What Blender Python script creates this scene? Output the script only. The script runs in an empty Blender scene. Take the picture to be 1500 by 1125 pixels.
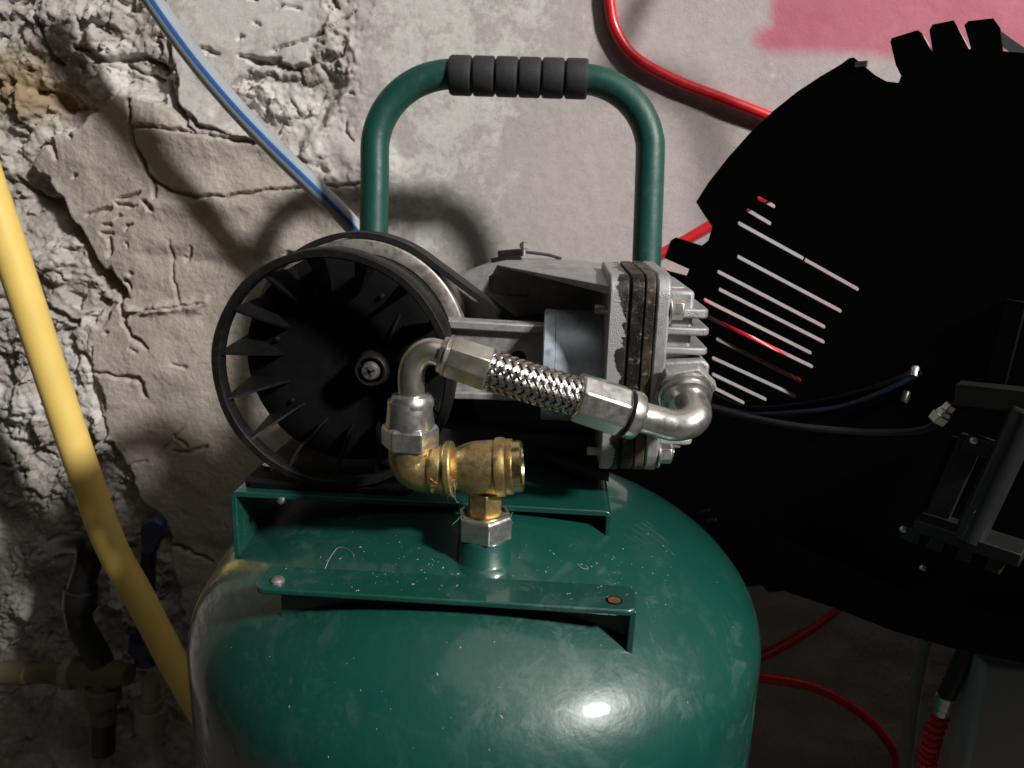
import bpy, bmesh, math, random
import numpy as np
from mathutils import Matrix, Vector, Quaternion

random.seed(7)
RNG = np.random.default_rng(11)
S = bpy.context.scene
PI = math.pi
OZ = 0.62                      # height of the tank shoulder above the floor; all coordinates below are relative to it

# ------------------------------------------------------------------ camera
F, CX, CY = 1100.0, 750.0, 562.5
PITCH, YAW, ROLL = math.radians(14), math.radians(3.5), math.radians(1.6)
CAM = np.array([.043, -.4255, .25])
_f = np.array([-math.sin(YAW) * math.cos(PITCH), math.cos(YAW) * math.cos(PITCH), -math.sin(PITCH)])
_r = np.array([math.cos(YAW), math.sin(YAW), 0.])
_u = np.cross(_r, _f)
CR = _r * math.cos(ROLL) + _u * math.sin(ROLL)
CU = -_r * math.sin(ROLL) + _u * math.cos(ROLL)
cam = bpy.data.cameras.new('camera')
camo = bpy.data.objects.new('camera', cam)
S.collection.objects.link(camo)
cam.sensor_width = 36.0
cam.lens = F * 36.0 / 1500.0
cam.clip_start = 0.01
cam.clip_end = 50
m = Matrix(((CR[0], CU[0], -_f[0], CAM[0]), (CR[1], CU[1], -_f[1], CAM[1]), (CR[2], CU[2], -_f[2], CAM[2] + OZ), (0, 0, 0, 1)))
camo.matrix_world = m
cam.dof.use_dof = True
cam.dof.focus_distance = 0.40
cam.dof.aperture_fstop = 15.0
S.camera = camo

# ------------------------------------------------------------------ light: a dim cellar with one lamp high on the right
W = bpy.data.worlds.new('World')
S.world = W
W.use_nodes = True
bg = W.node_tree.nodes['Background']
bg.inputs[0].default_value = (1.0, .93, .86, 1)
bg.inputs[1].default_value = 0.013

def lamp(name, loc, target, size, power, col):
    l = bpy.data.lights.new(name, 'AREA')
    l.shape = 'DISK'
    l.size = size
    l.energy = power
    l.color = col
    o = bpy.data.objects.new(name, l)
    S.collection.objects.link(o)
    o.location = (loc[0], loc[1], loc[2] + OZ)
    d = Vector(target) - Vector(loc)
    o.rotation_euler = d.to_track_quat('-Z', 'Y').to_euler()
    return o

LAMP = (1.76, -1.31, 1.62)
lamp('work_lamp', LAMP, (0, .15, .12), .23, 98, (1.0, .970, .940))
lamp('ceiling_lamp', (.38, -.45, 1.60), (-.05, .05, .1), 1.30, 3.2, (1.0, .94, .88))

S.view_settings.view_transform = 'Standard'
S.view_settings.look = 'None'
S.view_settings.exposure = 0.0
S.view_settings.gamma = 1.0
S.cycles.use_denoising = True
S.cycles.max_bounces = 8
S.cycles.glossy_bounces = 4
S.cycles.sample_clamp_indirect = 4.0

# ------------------------------------------------------------------ from picture to place
def ray(px, py):
    return _f + CR * (px - CX) / F - CU * (py - CY) / F
def atY(px, py, Y):
    d = ray(px, py); return CAM + d * ((Y - CAM[1]) / d[1])
def atZ(px, py, Z):
    d = ray(px, py); return CAM + d * ((Z - CAM[2]) / d[2])
def at_plane(px, py, p0, n):
    d = ray(px, py); return CAM + d * (np.dot(np.asarray(p0) - CAM, n) / np.dot(d, n))
def proj(P):
    d = P - CAM
    z = d @ _f
    return CX + F * (d @ CR) / z, CY - F * (d @ CU) / z

# ------------------------------------------------------------------ mesh helpers
def V(*a): return np.array(a, float)
def unit(v): v = np.asarray(v, float); return v / np.linalg.norm(v)
def frame(d):
    d = unit(d)
    a = V(0, 0, 1) if abs(d[2]) < .9 else V(1, 0, 0)
    x = unit(np.cross(a, d)); y = np.cross(d, x)
    return x, y, d

class MB:
    def __init__(s): s.v = []; s.f = []
    def add(s, vs, fs):
        n = len(s.v); s.v += [tuple(map(float, p)) for p in vs]; s.f += [tuple(i + n for i in f) for f in fs]; return s
    def loft(s, rings, closed=True, caps=True):
        n = len(rings[0]); vs = [p for r in rings for p in r]; fs = []
        for i in range(len(rings) - 1):
            for j in range(n if closed else n - 1):
                k = (j + 1) % n
                fs.append((i * n + j, i * n + k, (i + 1) * n + k, (i + 1) * n + j))
        if caps and closed:
            fs.append(tuple(range(n - 1, -1, -1))); fs.append(tuple((len(rings) - 1) * n + j for j in range(n)))
        return s.add(vs, fs)
    def lathe(s, p0, d, prof, n=32, rot=0., caps=True, sq=None):
        x, y, d = frame(d); p0 = np.asarray(p0, float); rings = []
        for t, r in prof:
            rings.append([p0 + d * t + (x * math.cos(a) + y * math.sin(a)) * r for a in (rot + 2 * PI * k / n for k in range(n))])
        return s.loft(rings, caps=caps)
    def cyl(s, a, b, r, r2=None, n=24, rot=0.):
        a = np.asarray(a, float); b = np.asarray(b, float); L = np.linalg.norm(b - a)
        return s.lathe(a, b - a, [(0, r), (L, r if r2 is None else r2)], n, rot)
    def tube(s, pts, r, n=16, caps=True):
        pts = [np.asarray(p, float) for p in pts]
        T = [unit(pts[min(i + 1, len(pts) - 1)] - pts[max(i - 1, 0)]) for i in range(len(pts))]
        x, y, _ = frame(T[0]); rings = []
        for i, p in enumerate(pts):
            x = unit(x - T[i] * np.dot(x, T[i])); y = np.cross(T[i], x)
            rr = r(i / (len(pts) - 1)) if callable(r) else r
            rings.append([p + (x * math.cos(2 * PI * k / n) + y * math.sin(2 * PI * k / n)) * rr for k in range(n)])
        return s.loft(rings, caps=caps)
    def box(s, lo, hi):
        x0, y0, z0 = lo; x1, y1, z1 = hi
        v = [(x0, y0, z0), (x1, y0, z0), (x1, y1, z0), (x0, y1, z0), (x0, y0, z1), (x1, y0, z1), (x1, y1, z1), (x0, y1, z1)]
        return s.add(v, [(0, 3, 2, 1), (4, 5, 6, 7), (0, 1, 5, 4), (1, 2, 6, 5), (2, 3, 7, 6), (3, 0, 4, 7)])
    def obox(s, c, ax, ay, az):
        c, ax, ay, az = (np.asarray(q, float) for q in (c, ax, ay, az))
        v = [c + sx * ax + sy * ay + sz * az for sz in (-1, 1) for sx, sy in ((-1, -1), (1, -1), (1, 1), (-1, 1))]
        return s.add(v, [(0, 3, 2, 1), (4, 5, 6, 7), (0, 1, 5, 4), (1, 2, 6, 5), (2, 3, 7, 6), (3, 0, 4, 7)])
    def prism(s, poly, off):
        off = np.asarray(off, float); a = [np.asarray(p, float) for p in poly]; n = len(a)
        fs = [tuple(range(n)), tuple(range(2 * n - 1, n - 1, -1))]
        fs += [(i, i + n, (i + 1) % n + n, (i + 1) % n) for i in range(n)]
        return s.add(a + [p + off for p in a], fs)

def catmull(pts, n=8):
    P = [np.asarray(p, float) for p in pts]; P = [2 * P[0] - P[1]] + P + [2 * P[-1] - P[-2]]; out = []
    for i in range(1, len(P) - 2):
        for k in range(n):
            t = k / n; a, b, c, d = P[i - 1:i + 3]
            out.append(.5 * (2 * b + (c - a) * t + (2 * a - 5 * b + 4 * c - d) * t * t + (3 * b - a - 3 * c + d) * t ** 3))
    out.append(P[-2]); return out

def rrect(cx, cy, w, h, r, n=5):
    o = []
    for sx, sy, a0 in ((1, 1, 0), (-1, 1, 90), (-1, -1, 180), (1, -1, 270)):
        for k in range(n + 1):
            a = math.radians(a0 + 90 * k / n)
            o.append((cx + sx * (w / 2 - r) + r * math.cos(a), cy + sy * (h / 2 - r) + r * math.sin(a)))
    return o

def finish(me, angle=35, smooth=True):
    bm = bmesh.new(); bm.from_mesh(me)
    bmesh.ops.recalc_face_normals(bm, faces=bm.faces)
    lim = math.radians(angle)
    for e in bm.edges:
        e.smooth = not (len(e.link_faces) == 2 and e.calc_face_angle(0) > lim)
    for f in bm.faces: f.smooth = smooth
    bm.to_mesh(me); bm.free()

def make(name, mb, mat, parent=None, origin=None, bevel=0, seg=2, angle=35, label=None, cat=None, group=None, kind=None, smooth=True):
    """link what mb collected as ONE mesh object; coordinates are place coordinates"""
    v = np.array(mb.v); v[:, 2] += OZ
    if parent is not None: org = np.array(parent['_o'])
    elif origin is not None: org = np.array(origin, float) + V(0, 0, OZ)
    else: org = V((v[:, 0].min() + v[:, 0].max()) / 2, (v[:, 1].min() + v[:, 1].max()) / 2, v[:, 2].min())
    me = bpy.data.meshes.new(name)
    me.from_pydata((v - org).tolist(), [], mb.f)
    finish(me, angle, smooth)
    o = bpy.data.objects.new(name, me); S.collection.objects.link(o)
    for mm in (mat if isinstance(mat, (list, tuple)) else [mat]): me.materials.append(mm)
    if parent is not None: o.parent = parent
    else: o.location = org
    o['_o'] = org.tolist()
    if bevel:
        b = o.modifiers.new('bevel', 'BEVEL'); b.width = bevel; b.segments = seg; b.limit_method = 'ANGLE'; b.angle_limit = math.radians(30)
    tag(o, label, cat, group, kind)
    return o
def tag(o, label=None, cat=None, group=None, kind=None):
    for k, x in (('label', label), ('category', cat), ('group', group), ('kind', kind)):
        if x: o[k] = x
    return o
def empty(name, loc, label, cat, group=None):
    o = bpy.data.objects.new(name, None); S.collection.objects.link(o)
    o.empty_display_size = .05
    org = V(*loc) + V(0, 0, OZ); o.location = org; o['_o'] = org.tolist()
    return tag(o, label, cat, group)

# ------------------------------------------------------------------ materials
class NT:
    def __init__(s, name):
        s.m = bpy.data.materials.new(name); s.m.use_nodes = True; s.t = s.m.node_tree
        s.p = s.t.nodes['Principled BSDF']; s.o = s.t.nodes['Material Output']
        s.tc = s.t.nodes.new('ShaderNodeTexCoord').outputs['Object']
    def n(s, typ, ins=None, **kw):
        nd = s.t.nodes.new(typ)
        for k, v in kw.items(): setattr(nd, k, v)
        for k, v in (ins or {}).items():
            if isinstance(v, bpy.types.NodeSocket): s.t.links.new(v, nd.inputs[k])
            else: nd.inputs[k].default_value = v
        return nd
    def noise(s, scale, detail=4, rough=.55, vec=None, dist=0.):
        return s.n('ShaderNodeTexNoise', {'Vector': vec or s.tc, 'Scale': scale, 'Detail': detail, 'Roughness': rough, 'Distortion': dist}).outputs['Fac']
    def ramp(s, fac, stops, interp='LINEAR'):
        r = s.n('ShaderNodeValToRGB', {'Fac': fac}); cr = r.color_ramp; cr.interpolation = interp
        while len(cr.elements) < len(stops): cr.elements.new(.5)
        for e, (p, c) in zip(cr.elements, stops):
            e.position = p; e.color = (c, c, c, 1) if isinstance(c, (int, float)) else (*c, 1)
        return r.outputs['Color']
    def mix(s, fac, a, b, blend='MIX'):
        nd = s.n('ShaderNodeMix', data_type='RGBA', blend_type=blend)
        for i, v in ((0, fac), (6, a), (7, b)):
            if isinstance(v, bpy.types.NodeSocket): s.t.links.new(v, nd.inputs[i])
            elif isinstance(v, tuple): nd.inputs[i].default_value = (*v, 1)
            else: nd.inputs[i].default_value = v
        return nd.outputs[2]
    def math(s, op, a, b=0., clamp=False):
        nd = s.n('ShaderNodeMath', operation=op, use_clamp=clamp)
        for i, v in ((0, a), (1, b)):
            if isinstance(v, bpy.types.NodeSocket): s.t.links.new(v, nd.inputs[i])
            else: nd.inputs[i].default_value = v
        return nd.outputs[0]
    def set(s, **kw):
        for k, v in kw.items():
            k = {'base': 'Base Color', 'rough': 'Roughness', 'metal': 'Metallic', 'normal': 'Normal', 'spec': 'Specular IOR Level', 'coat': 'Coat Weight', 'coatr': 'Coat Roughness'}[k]
            if isinstance(v, bpy.types.NodeSocket): s.t.links.new(v, s.p.inputs[k])
            elif isinstance(v, tuple): s.p.inputs[k].default_value = (*v, 1)
            else: s.p.inputs[k].default_value = v
        return s
    def bump(s, h, strength, dist, prev=None):
        ins = {'Height': h, 'Strength': strength, 'Distance': dist}
        if prev: ins['Normal'] = prev
        return s.n('ShaderNodeBump', ins).outputs['Normal']

def worn(name, col, metal, r0, r1, scale=60, dirt=(.02, .017, .013), dirt_amt=.35, bump=.2, bscale=900, bdist=.0006):
    t = NT(name)
    a = t.noise(scale, 6, .65); b = t.noise(scale * 4.3, 5, .6)
    dm = t.ramp(t.math('MULTIPLY', a, b), [(.17, 1), (.27, 0)])
    c0 = t.mix(t.noise(scale * 1.7, 3), tuple(x * .90 for x in col), tuple(min(1, x * 1.08) for x in col))
    t.set(base=t.mix(t.math('MULTIPLY', dm, dirt_amt), c0, dirt), metal=metal,
          rough=t.ramp(b, [(.3, r0), (.72, r1)]), normal=t.bump(t.noise(bscale, 3, .6), bump, bdist))
    return t.m

M = {}
def paint_green(name='green_enamel', satin=False):
    t = NT(name)
    big = t.noise(14, 6, .62, dist=.4); mid = t.noise(48, 7, .7, dist=1.2); fine = t.noise(420, 4, .6)
    scuff = t.ramp(mid, [(.52, 0), (.60, 1)])
    scuff = t.math('MULTIPLY', scuff, t.ramp(big, [(.45, 0), (.60, 1)]))
    dust = t.ramp(t.math('MULTIPLY', big, fine), [(.28, 0), (.48, .03)])
    base = t.mix(t.noise(9, 3), (.0033, .050, .0365), (.0048, .067, .050))
    base = t.mix(t.math('ADD', dust, t.math('MULTIPLY', scuff, .022), True), base, (.42, .46, .42))
    rough = t.math('ADD', t.ramp(big, [(.3, .34), (.7, .48)]), t.math('MULTIPLY', scuff, .16))
    t.p.inputs['Coat IOR'].default_value = 1.5
    nb = t.bump(t.noise(60, 4), .14, .004)
    if satin: rough = t.math('ADD', rough, .06)
    t.set(base=base, rough=rough, normal=t.bump(fine, .05, .0005, nb), coat=0. if satin else .85, coatr=t.math('ADD', .055, t.math('ADD', t.math('MULTIPLY', scuff, .30), t.ramp(big, [(.42, 0), (.72, .16)]))))
    return t.m
M['green'] = paint_green()
M['satin'] = paint_green('green_satin_paint', True)
M['black'] = worn('black_plastic', (.0052, .0053, .0057), 0, .42, .60, 90, (.10, .09, .075), .10, .25, 1400, .0004)
for k in ('black',): M[k].node_tree.nodes['Principled BSDF'].inputs['Specular IOR Level'].default_value = .32
M['rubber'] = worn('black_foam_rubber', (.015, .0155, .0175), 0, .62, .80, 120, (.08, .07, .06), .12, .5, 2200, .0003)
M['fan'] = worn('matt_black_fan_plastic', (.0040, .0041, .0044), 0, .50, .66, 90, (.05, .045, .04), .06, .2, 1400, .0003)
M['fan'].node_tree.nodes['Principled BSDF'].inputs['Specular IOR Level'].default_value = .14
M['belt'] = worn('black_drive_belt', (.0075, .0075, .008), 0, .45, .65, 120, (.03, .03, .03), .2, .4, 1800, .0003)
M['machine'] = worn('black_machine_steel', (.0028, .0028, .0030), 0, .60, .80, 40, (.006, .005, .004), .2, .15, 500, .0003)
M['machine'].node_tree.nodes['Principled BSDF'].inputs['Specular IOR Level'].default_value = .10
M['gloss'] = worn('gloss_black_steel', (.026, .026, .028), .25, .25, .45, 60, (.03, .025, .02), .3, .15, 500, .0004)
M['semi'] = worn('dull_black_steel', (.012, .012, .0125), .2, .4, .6, 60, (.03, .025, .02), .3, .15, 500, .0004)
M['cast'] = worn('cast_aluminium', (.40, .395, .39), .55, .42, .60, 45, (.06, .053, .045), .28, .55, 1500, .0007)
M['sleeve'] = worn('blue_grey_anodised_sleeve', (.44, .50, .56), .40, .34, .50, 50, (.06, .05, .04), .30, .1, 900, .0003)
M['steel'] = worn('zinc_plated_steel', (.66, .645, .61), .92, .26, .40, 70, (.16, .13, .09), .16, .10, 1200, .0003)
M['nickel'] = worn('yellow_zinc_steel', (.60, .575, .50), .92, .26, .38, 40, (.22, .18, .10), .2, .08, 1000, .0003)
M['wire'] = worn('stainless_braid_wire', (.58, .54, .51), 1, .22, .36, 160, (.10, .07, .05), .5, .05, 1500, .0002)
M['brass'] = worn('cast_brass', (.57, .425, .195), .94, .36, .52, 60, (.22, .13, .05), .35, .30, 1100, .0005)
M['brassfine'] = worn('turned_brass', (.72, .58, .30), 1, .22, .34, 60, (.2, .1, .03), .2, .05, 1100, .0003)
M['ring'] = worn('turned_flywheel_iron', (.34, .31, .285), .55, .36, .52, 50, (.05, .035, .025), .5, .1, 800, .0004)
M['rust'] = worn('rusty_iron', (.20, .085, .04), .3, .5, .8, 300, (.05, .02, .01), .5, .5, 1500, .0005)
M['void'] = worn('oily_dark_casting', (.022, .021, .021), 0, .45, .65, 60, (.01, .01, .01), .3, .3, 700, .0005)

def gasket(name, c1, c2, lo, hi):
    t = NT(name)
    a = t.noise(230, 7, .7); b = t.noise(60, 5, .6, dist=.6)
    base = t.mix(t.ramp(b, [(lo, 0), (hi, 1)]), c1, c2)
    base = t.mix(t.ramp(a, [(.585, 0), (.66, .75)]), base, (.22, .19, .15))
    t.set(base=base, rough=t.ramp(a, [(.3, .18), (.7, .6)]), normal=t.bump(a, .6, .0014), metal=0., spec=.35)
    return t.m
M['gasket'] = gasket('oily_gasket', (.006, .0055, .005), (.055, .038, .024), .48, .66)
M['valveplate'] = gasket('grimy_valve_plate', (.020, .015, .011), (.105, .082, .060), .40, .64)
def flange_mat():
    t = NT('oil_stained_aluminium')
    a = t.noise(42, 8, .68, dist=.8); a = t.math('ADD', t.math('MULTIPLY', t.math('SUBTRACT', a, .5), 1.7), .5); g = t.noise(1300, 3)
    sep = t.n('ShaderNodeSeparateXYZ', {'Vector': t.tc})
    k = t.math('ADD', a, t.math('MULTIPLY', t.math('SUBTRACT', sep.outputs['X'], .0742), 60.0))
    stain = t.ramp(k, [(.545, 0), (.565, 1)])
    base = t.mix(stain, t.mix(g, (.30, .295, .29), (.46, .455, .45)), (.012, .011, .010))
    t.set(base=base, metal=t.math('MULTIPLY', t.math('SUBTRACT', 1.0, stain), .5), rough=t.math('SUBTRACT', .55, t.math('MULTIPLY', stain, .30)), normal=t.bump(g, .7, .0008))
    return t.m
M['flange'] = flange_mat()

def plastic(name, col, rough=.4, var=.12, scale=40):
    t = NT(name); a = t.noise(scale, 5)
    t.set(base=t.mix(a, tuple(x * (1 - var) for x in col), tuple(min(1, x * (1 + var)) for x in col)), rough=t.ramp(t.noise(scale * 3, 4), [(.3, rough - .08), (.7, rough + .12)]),
          normal=t.bump(t.noise(600, 3), .08, .0005))
    return t.m
M['yellow'] = plastic('yellow_pipe_plastic', (.86, .62, .165), .5)
M['red'] = plastic('red_hose_plastic', (.62, .018, .022), .3)
M['tubegrey'] = plastic('pale_grey_tube', (.30, .325, .355), .35, .2)
M['stripe'] = plastic('blue_stripe_plastic', (.025, .105, .34), .35)
M['darkgrey'] = plastic('grey_cabinet_paint', (.34, .34, .36), .5)
M['greyhose'] = plastic('dull_grey_hose', (.20, .19, .17), .6)
M['deepblue'] = plastic('dark_blue_hose', (.003, .005, .020), .4)
M['blue'] = plastic('blue_valve_plastic', (.012, .022, .10), .45)
M['white'] = plastic('yellowed_white_plastic', (.26, .235, .19), .6)
M['ochre'] = plastic('old_brass_valve', (.13, .10, .055), .6)
M['fleck'] = plastic('pale_dust', (.26, .29, .26), .8)

def floor_mat():
    t = NT('dusty_concrete'); a = t.noise(8, 8, .65)
    t.set(base=t.mix(a, (.06, .05, .042), (.13, .115, .10)), rough=.9, normal=t.bump(t.noise(120, 6), .5, .004))
    return t.m
M['floor'] = floor_mat()

def wall_mat():
    t = NT('old_wall_plaster')
    at = t.n('ShaderNodeAttribute', attribute_name='layer')
    sp = t.n('ShaderNodeSeparateColor', {'Color': at.outputs['Color']})
    clay, white, ochre = sp.outputs[0], sp.outputs[1], sp.outputs[2]
    pk = t.n('ShaderNodeAttribute', attribute_name='paint').outputs['Fac']
    n1 = t.noise(5.5, 8, .62, dist=.3); n2 = t.noise(26, 8, .68, dist=.6); n3 = t.noise(190, 5, .6); n4 = t.noise(900, 3, .6)
    rub = t.mix(t.ramp(n2, [(.3, 0), (.7, 1)]), (.31, .278, .242), (.56, .530, .490))
    cl = t.mix(t.ramp(n2, [(.3, 0), (.7, 1)]), (.400, .357, .312), (.500, .455, .402))
    mv = t.mix(t.ramp(n1, [(.38, 0), (.58, 1)]), (.425, .368, .366), (.490, .436, .430))
    pale = t.ramp(t.math('ADD', t.math('MULTIPLY', n2, .7), t.math('MULTIPLY', n1, .35)), [(.53, 0), (.60, 1)])
    wc = sp.outputs[3] if len(sp.outputs) > 3 else None
    pm = t.n('ShaderNodeAttribute', attribute_name='pale').outputs['Fac']
    pale = t.math('MULTIPLY', t.ramp(t.math('ADD', t.math('ADD', t.math('MULTIPLY', n2, .60), t.math('MULTIPLY', n3, .20)), t.math('MULTIPLY', pm, .17)), [(.50, 0), (.58, 1)]), .75)
    wh = t.mix(pale, t.mix(pm, mv, (.455, .430, .402)), (.66, .64, .60))
    wh = t.mix(t.ramp(n3, [(.60, 0), (.74, .28)]), wh, (.24, .20, .19))
    c = t.mix(clay, rub, cl)
    c = t.mix(white, c, wh)
    c = t.mix(ochre, c, t.mix(n2, (.20, .13, .06), (.52, .42, .28)))
    grain = t.mix(t.ramp(n4, [(.35, .86), (.65, 1.08)]), (0, 0, 0), (1, 1, 1))
    c = t.mix(1.0, c, t.ramp(t.math('ADD', t.math('MULTIPLY', n4, .5), t.math('MULTIPLY', n3, .5)), [(.32, .84), (.68, 1.1)]), 'MULTIPLY')
    spray = t.ramp(t.math('ADD', pk, t.math('MULTIPLY', t.math('SUBTRACT', n4, .5), .35)), [(.30, 0), (.75, .92)])
    pink = t.mix(n2, (.42, .080, .125), (.52, .19, .25))
    c = t.mix(spray, c, pink)
    t.set(base=c, rough=.92, spec=.25, normal=t.bump(n4, .30, .0010, t.bump(n3, t.math('SUBTRACT', .55, t.math('MULTIPLY', white, .42)), .003)))
    return t.m
M['wall'] = wall_mat()

# ------------------------------------------------------------------ structure: floor and wall
YW = 0.265
mb = MB(); mb.box((-1.6, -1.2, -.72), (1.7, .38, -.62))
make('floor', mb, M['floor'], kind='structure')

def perlin(x, y, seed):
    r = np.random.default_rng(seed); ang = r.random((256, 256)) * 2 * PI
    gx, gy = np.cos(ang), np.sin(ang)
    xi = np.floor(x).astype(int); yi = np.floor(y).astype(int); xf = x - xi; yf = y - yi
    u = xf ** 3 * (xf * (xf * 6 - 15) + 10); v = yf ** 3 * (yf * (yf * 6 - 15) + 10)
    def g(i, j): a, b = (xi + i) & 255, (yi + j) & 255; return gx[a, b] * (xf - i) + gy[a, b] * (yf - j)
    return (g(0, 0) * (1 - u) + g(1, 0) * u) * (1 - v) + (g(0, 1) * (1 - u) + g(1, 1) * u) * v
def fbm(x, y, o, seed, ridged=False):
    s = 0; a = 1.; f = 1.
    for k in range(o):
        q = perlin(x * f + 17.3 * k, y * f + 9.1 * k, seed + k)
        s = s + a * ((1 - 2 * abs(q)) if ridged else q); a *= .5; f *= 2.03
    return s
def sstep(a, b, x): t = np.clip((x - a) / (b - a), 0, 1); return t * t * (3 - 2 * t)
def inside(poly, X, Y):
    """signed distance to a polygon in picture units, positive inside"""
    d = np.full(X.shape, 1e9); c = np.zeros(X.shape, bool); n = len(poly)
    for i in range(n):
        (x0, y0), (x1, y1) = poly[i], poly[(i + 1) % n]
        dx, dy = x1 - x0, y1 - y0
        t = np.clip(((X - x0) * dx + (Y - y0) * dy) / (dx * dx + dy * dy), 0, 1)
        d = np.minimum(d, np.hypot(X - x0 - t * dx, Y - y0 - t * dy))
        if y0 != y1:
            c ^= ((y0 > Y) != (y1 > Y)) & (X < (x1 - x0) * (Y - y0) / (y1 - y0) + x0)
    return np.where(c, d, -d)
def polyline(pts, X, Y):
    """distance to a polyline minus its local half width"""
    d = np.full(X.shape, 1e9)
    for (x0, y0, w0), (x1, y1, w1) in zip(pts[:-1], pts[1:]):
        dx, dy = x1 - x0, y1 - y0
        t = np.clip(((X - x0) * dx + (Y - y0) * dy) / (dx * dx + dy * dy + 1e-9), 0, 1)
        d = np.minimum(d, np.hypot(X - x0 - t * dx, Y - y0 - t * dy) - .5 * (w0 + (w1 - w0) * t))
    return d

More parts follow.
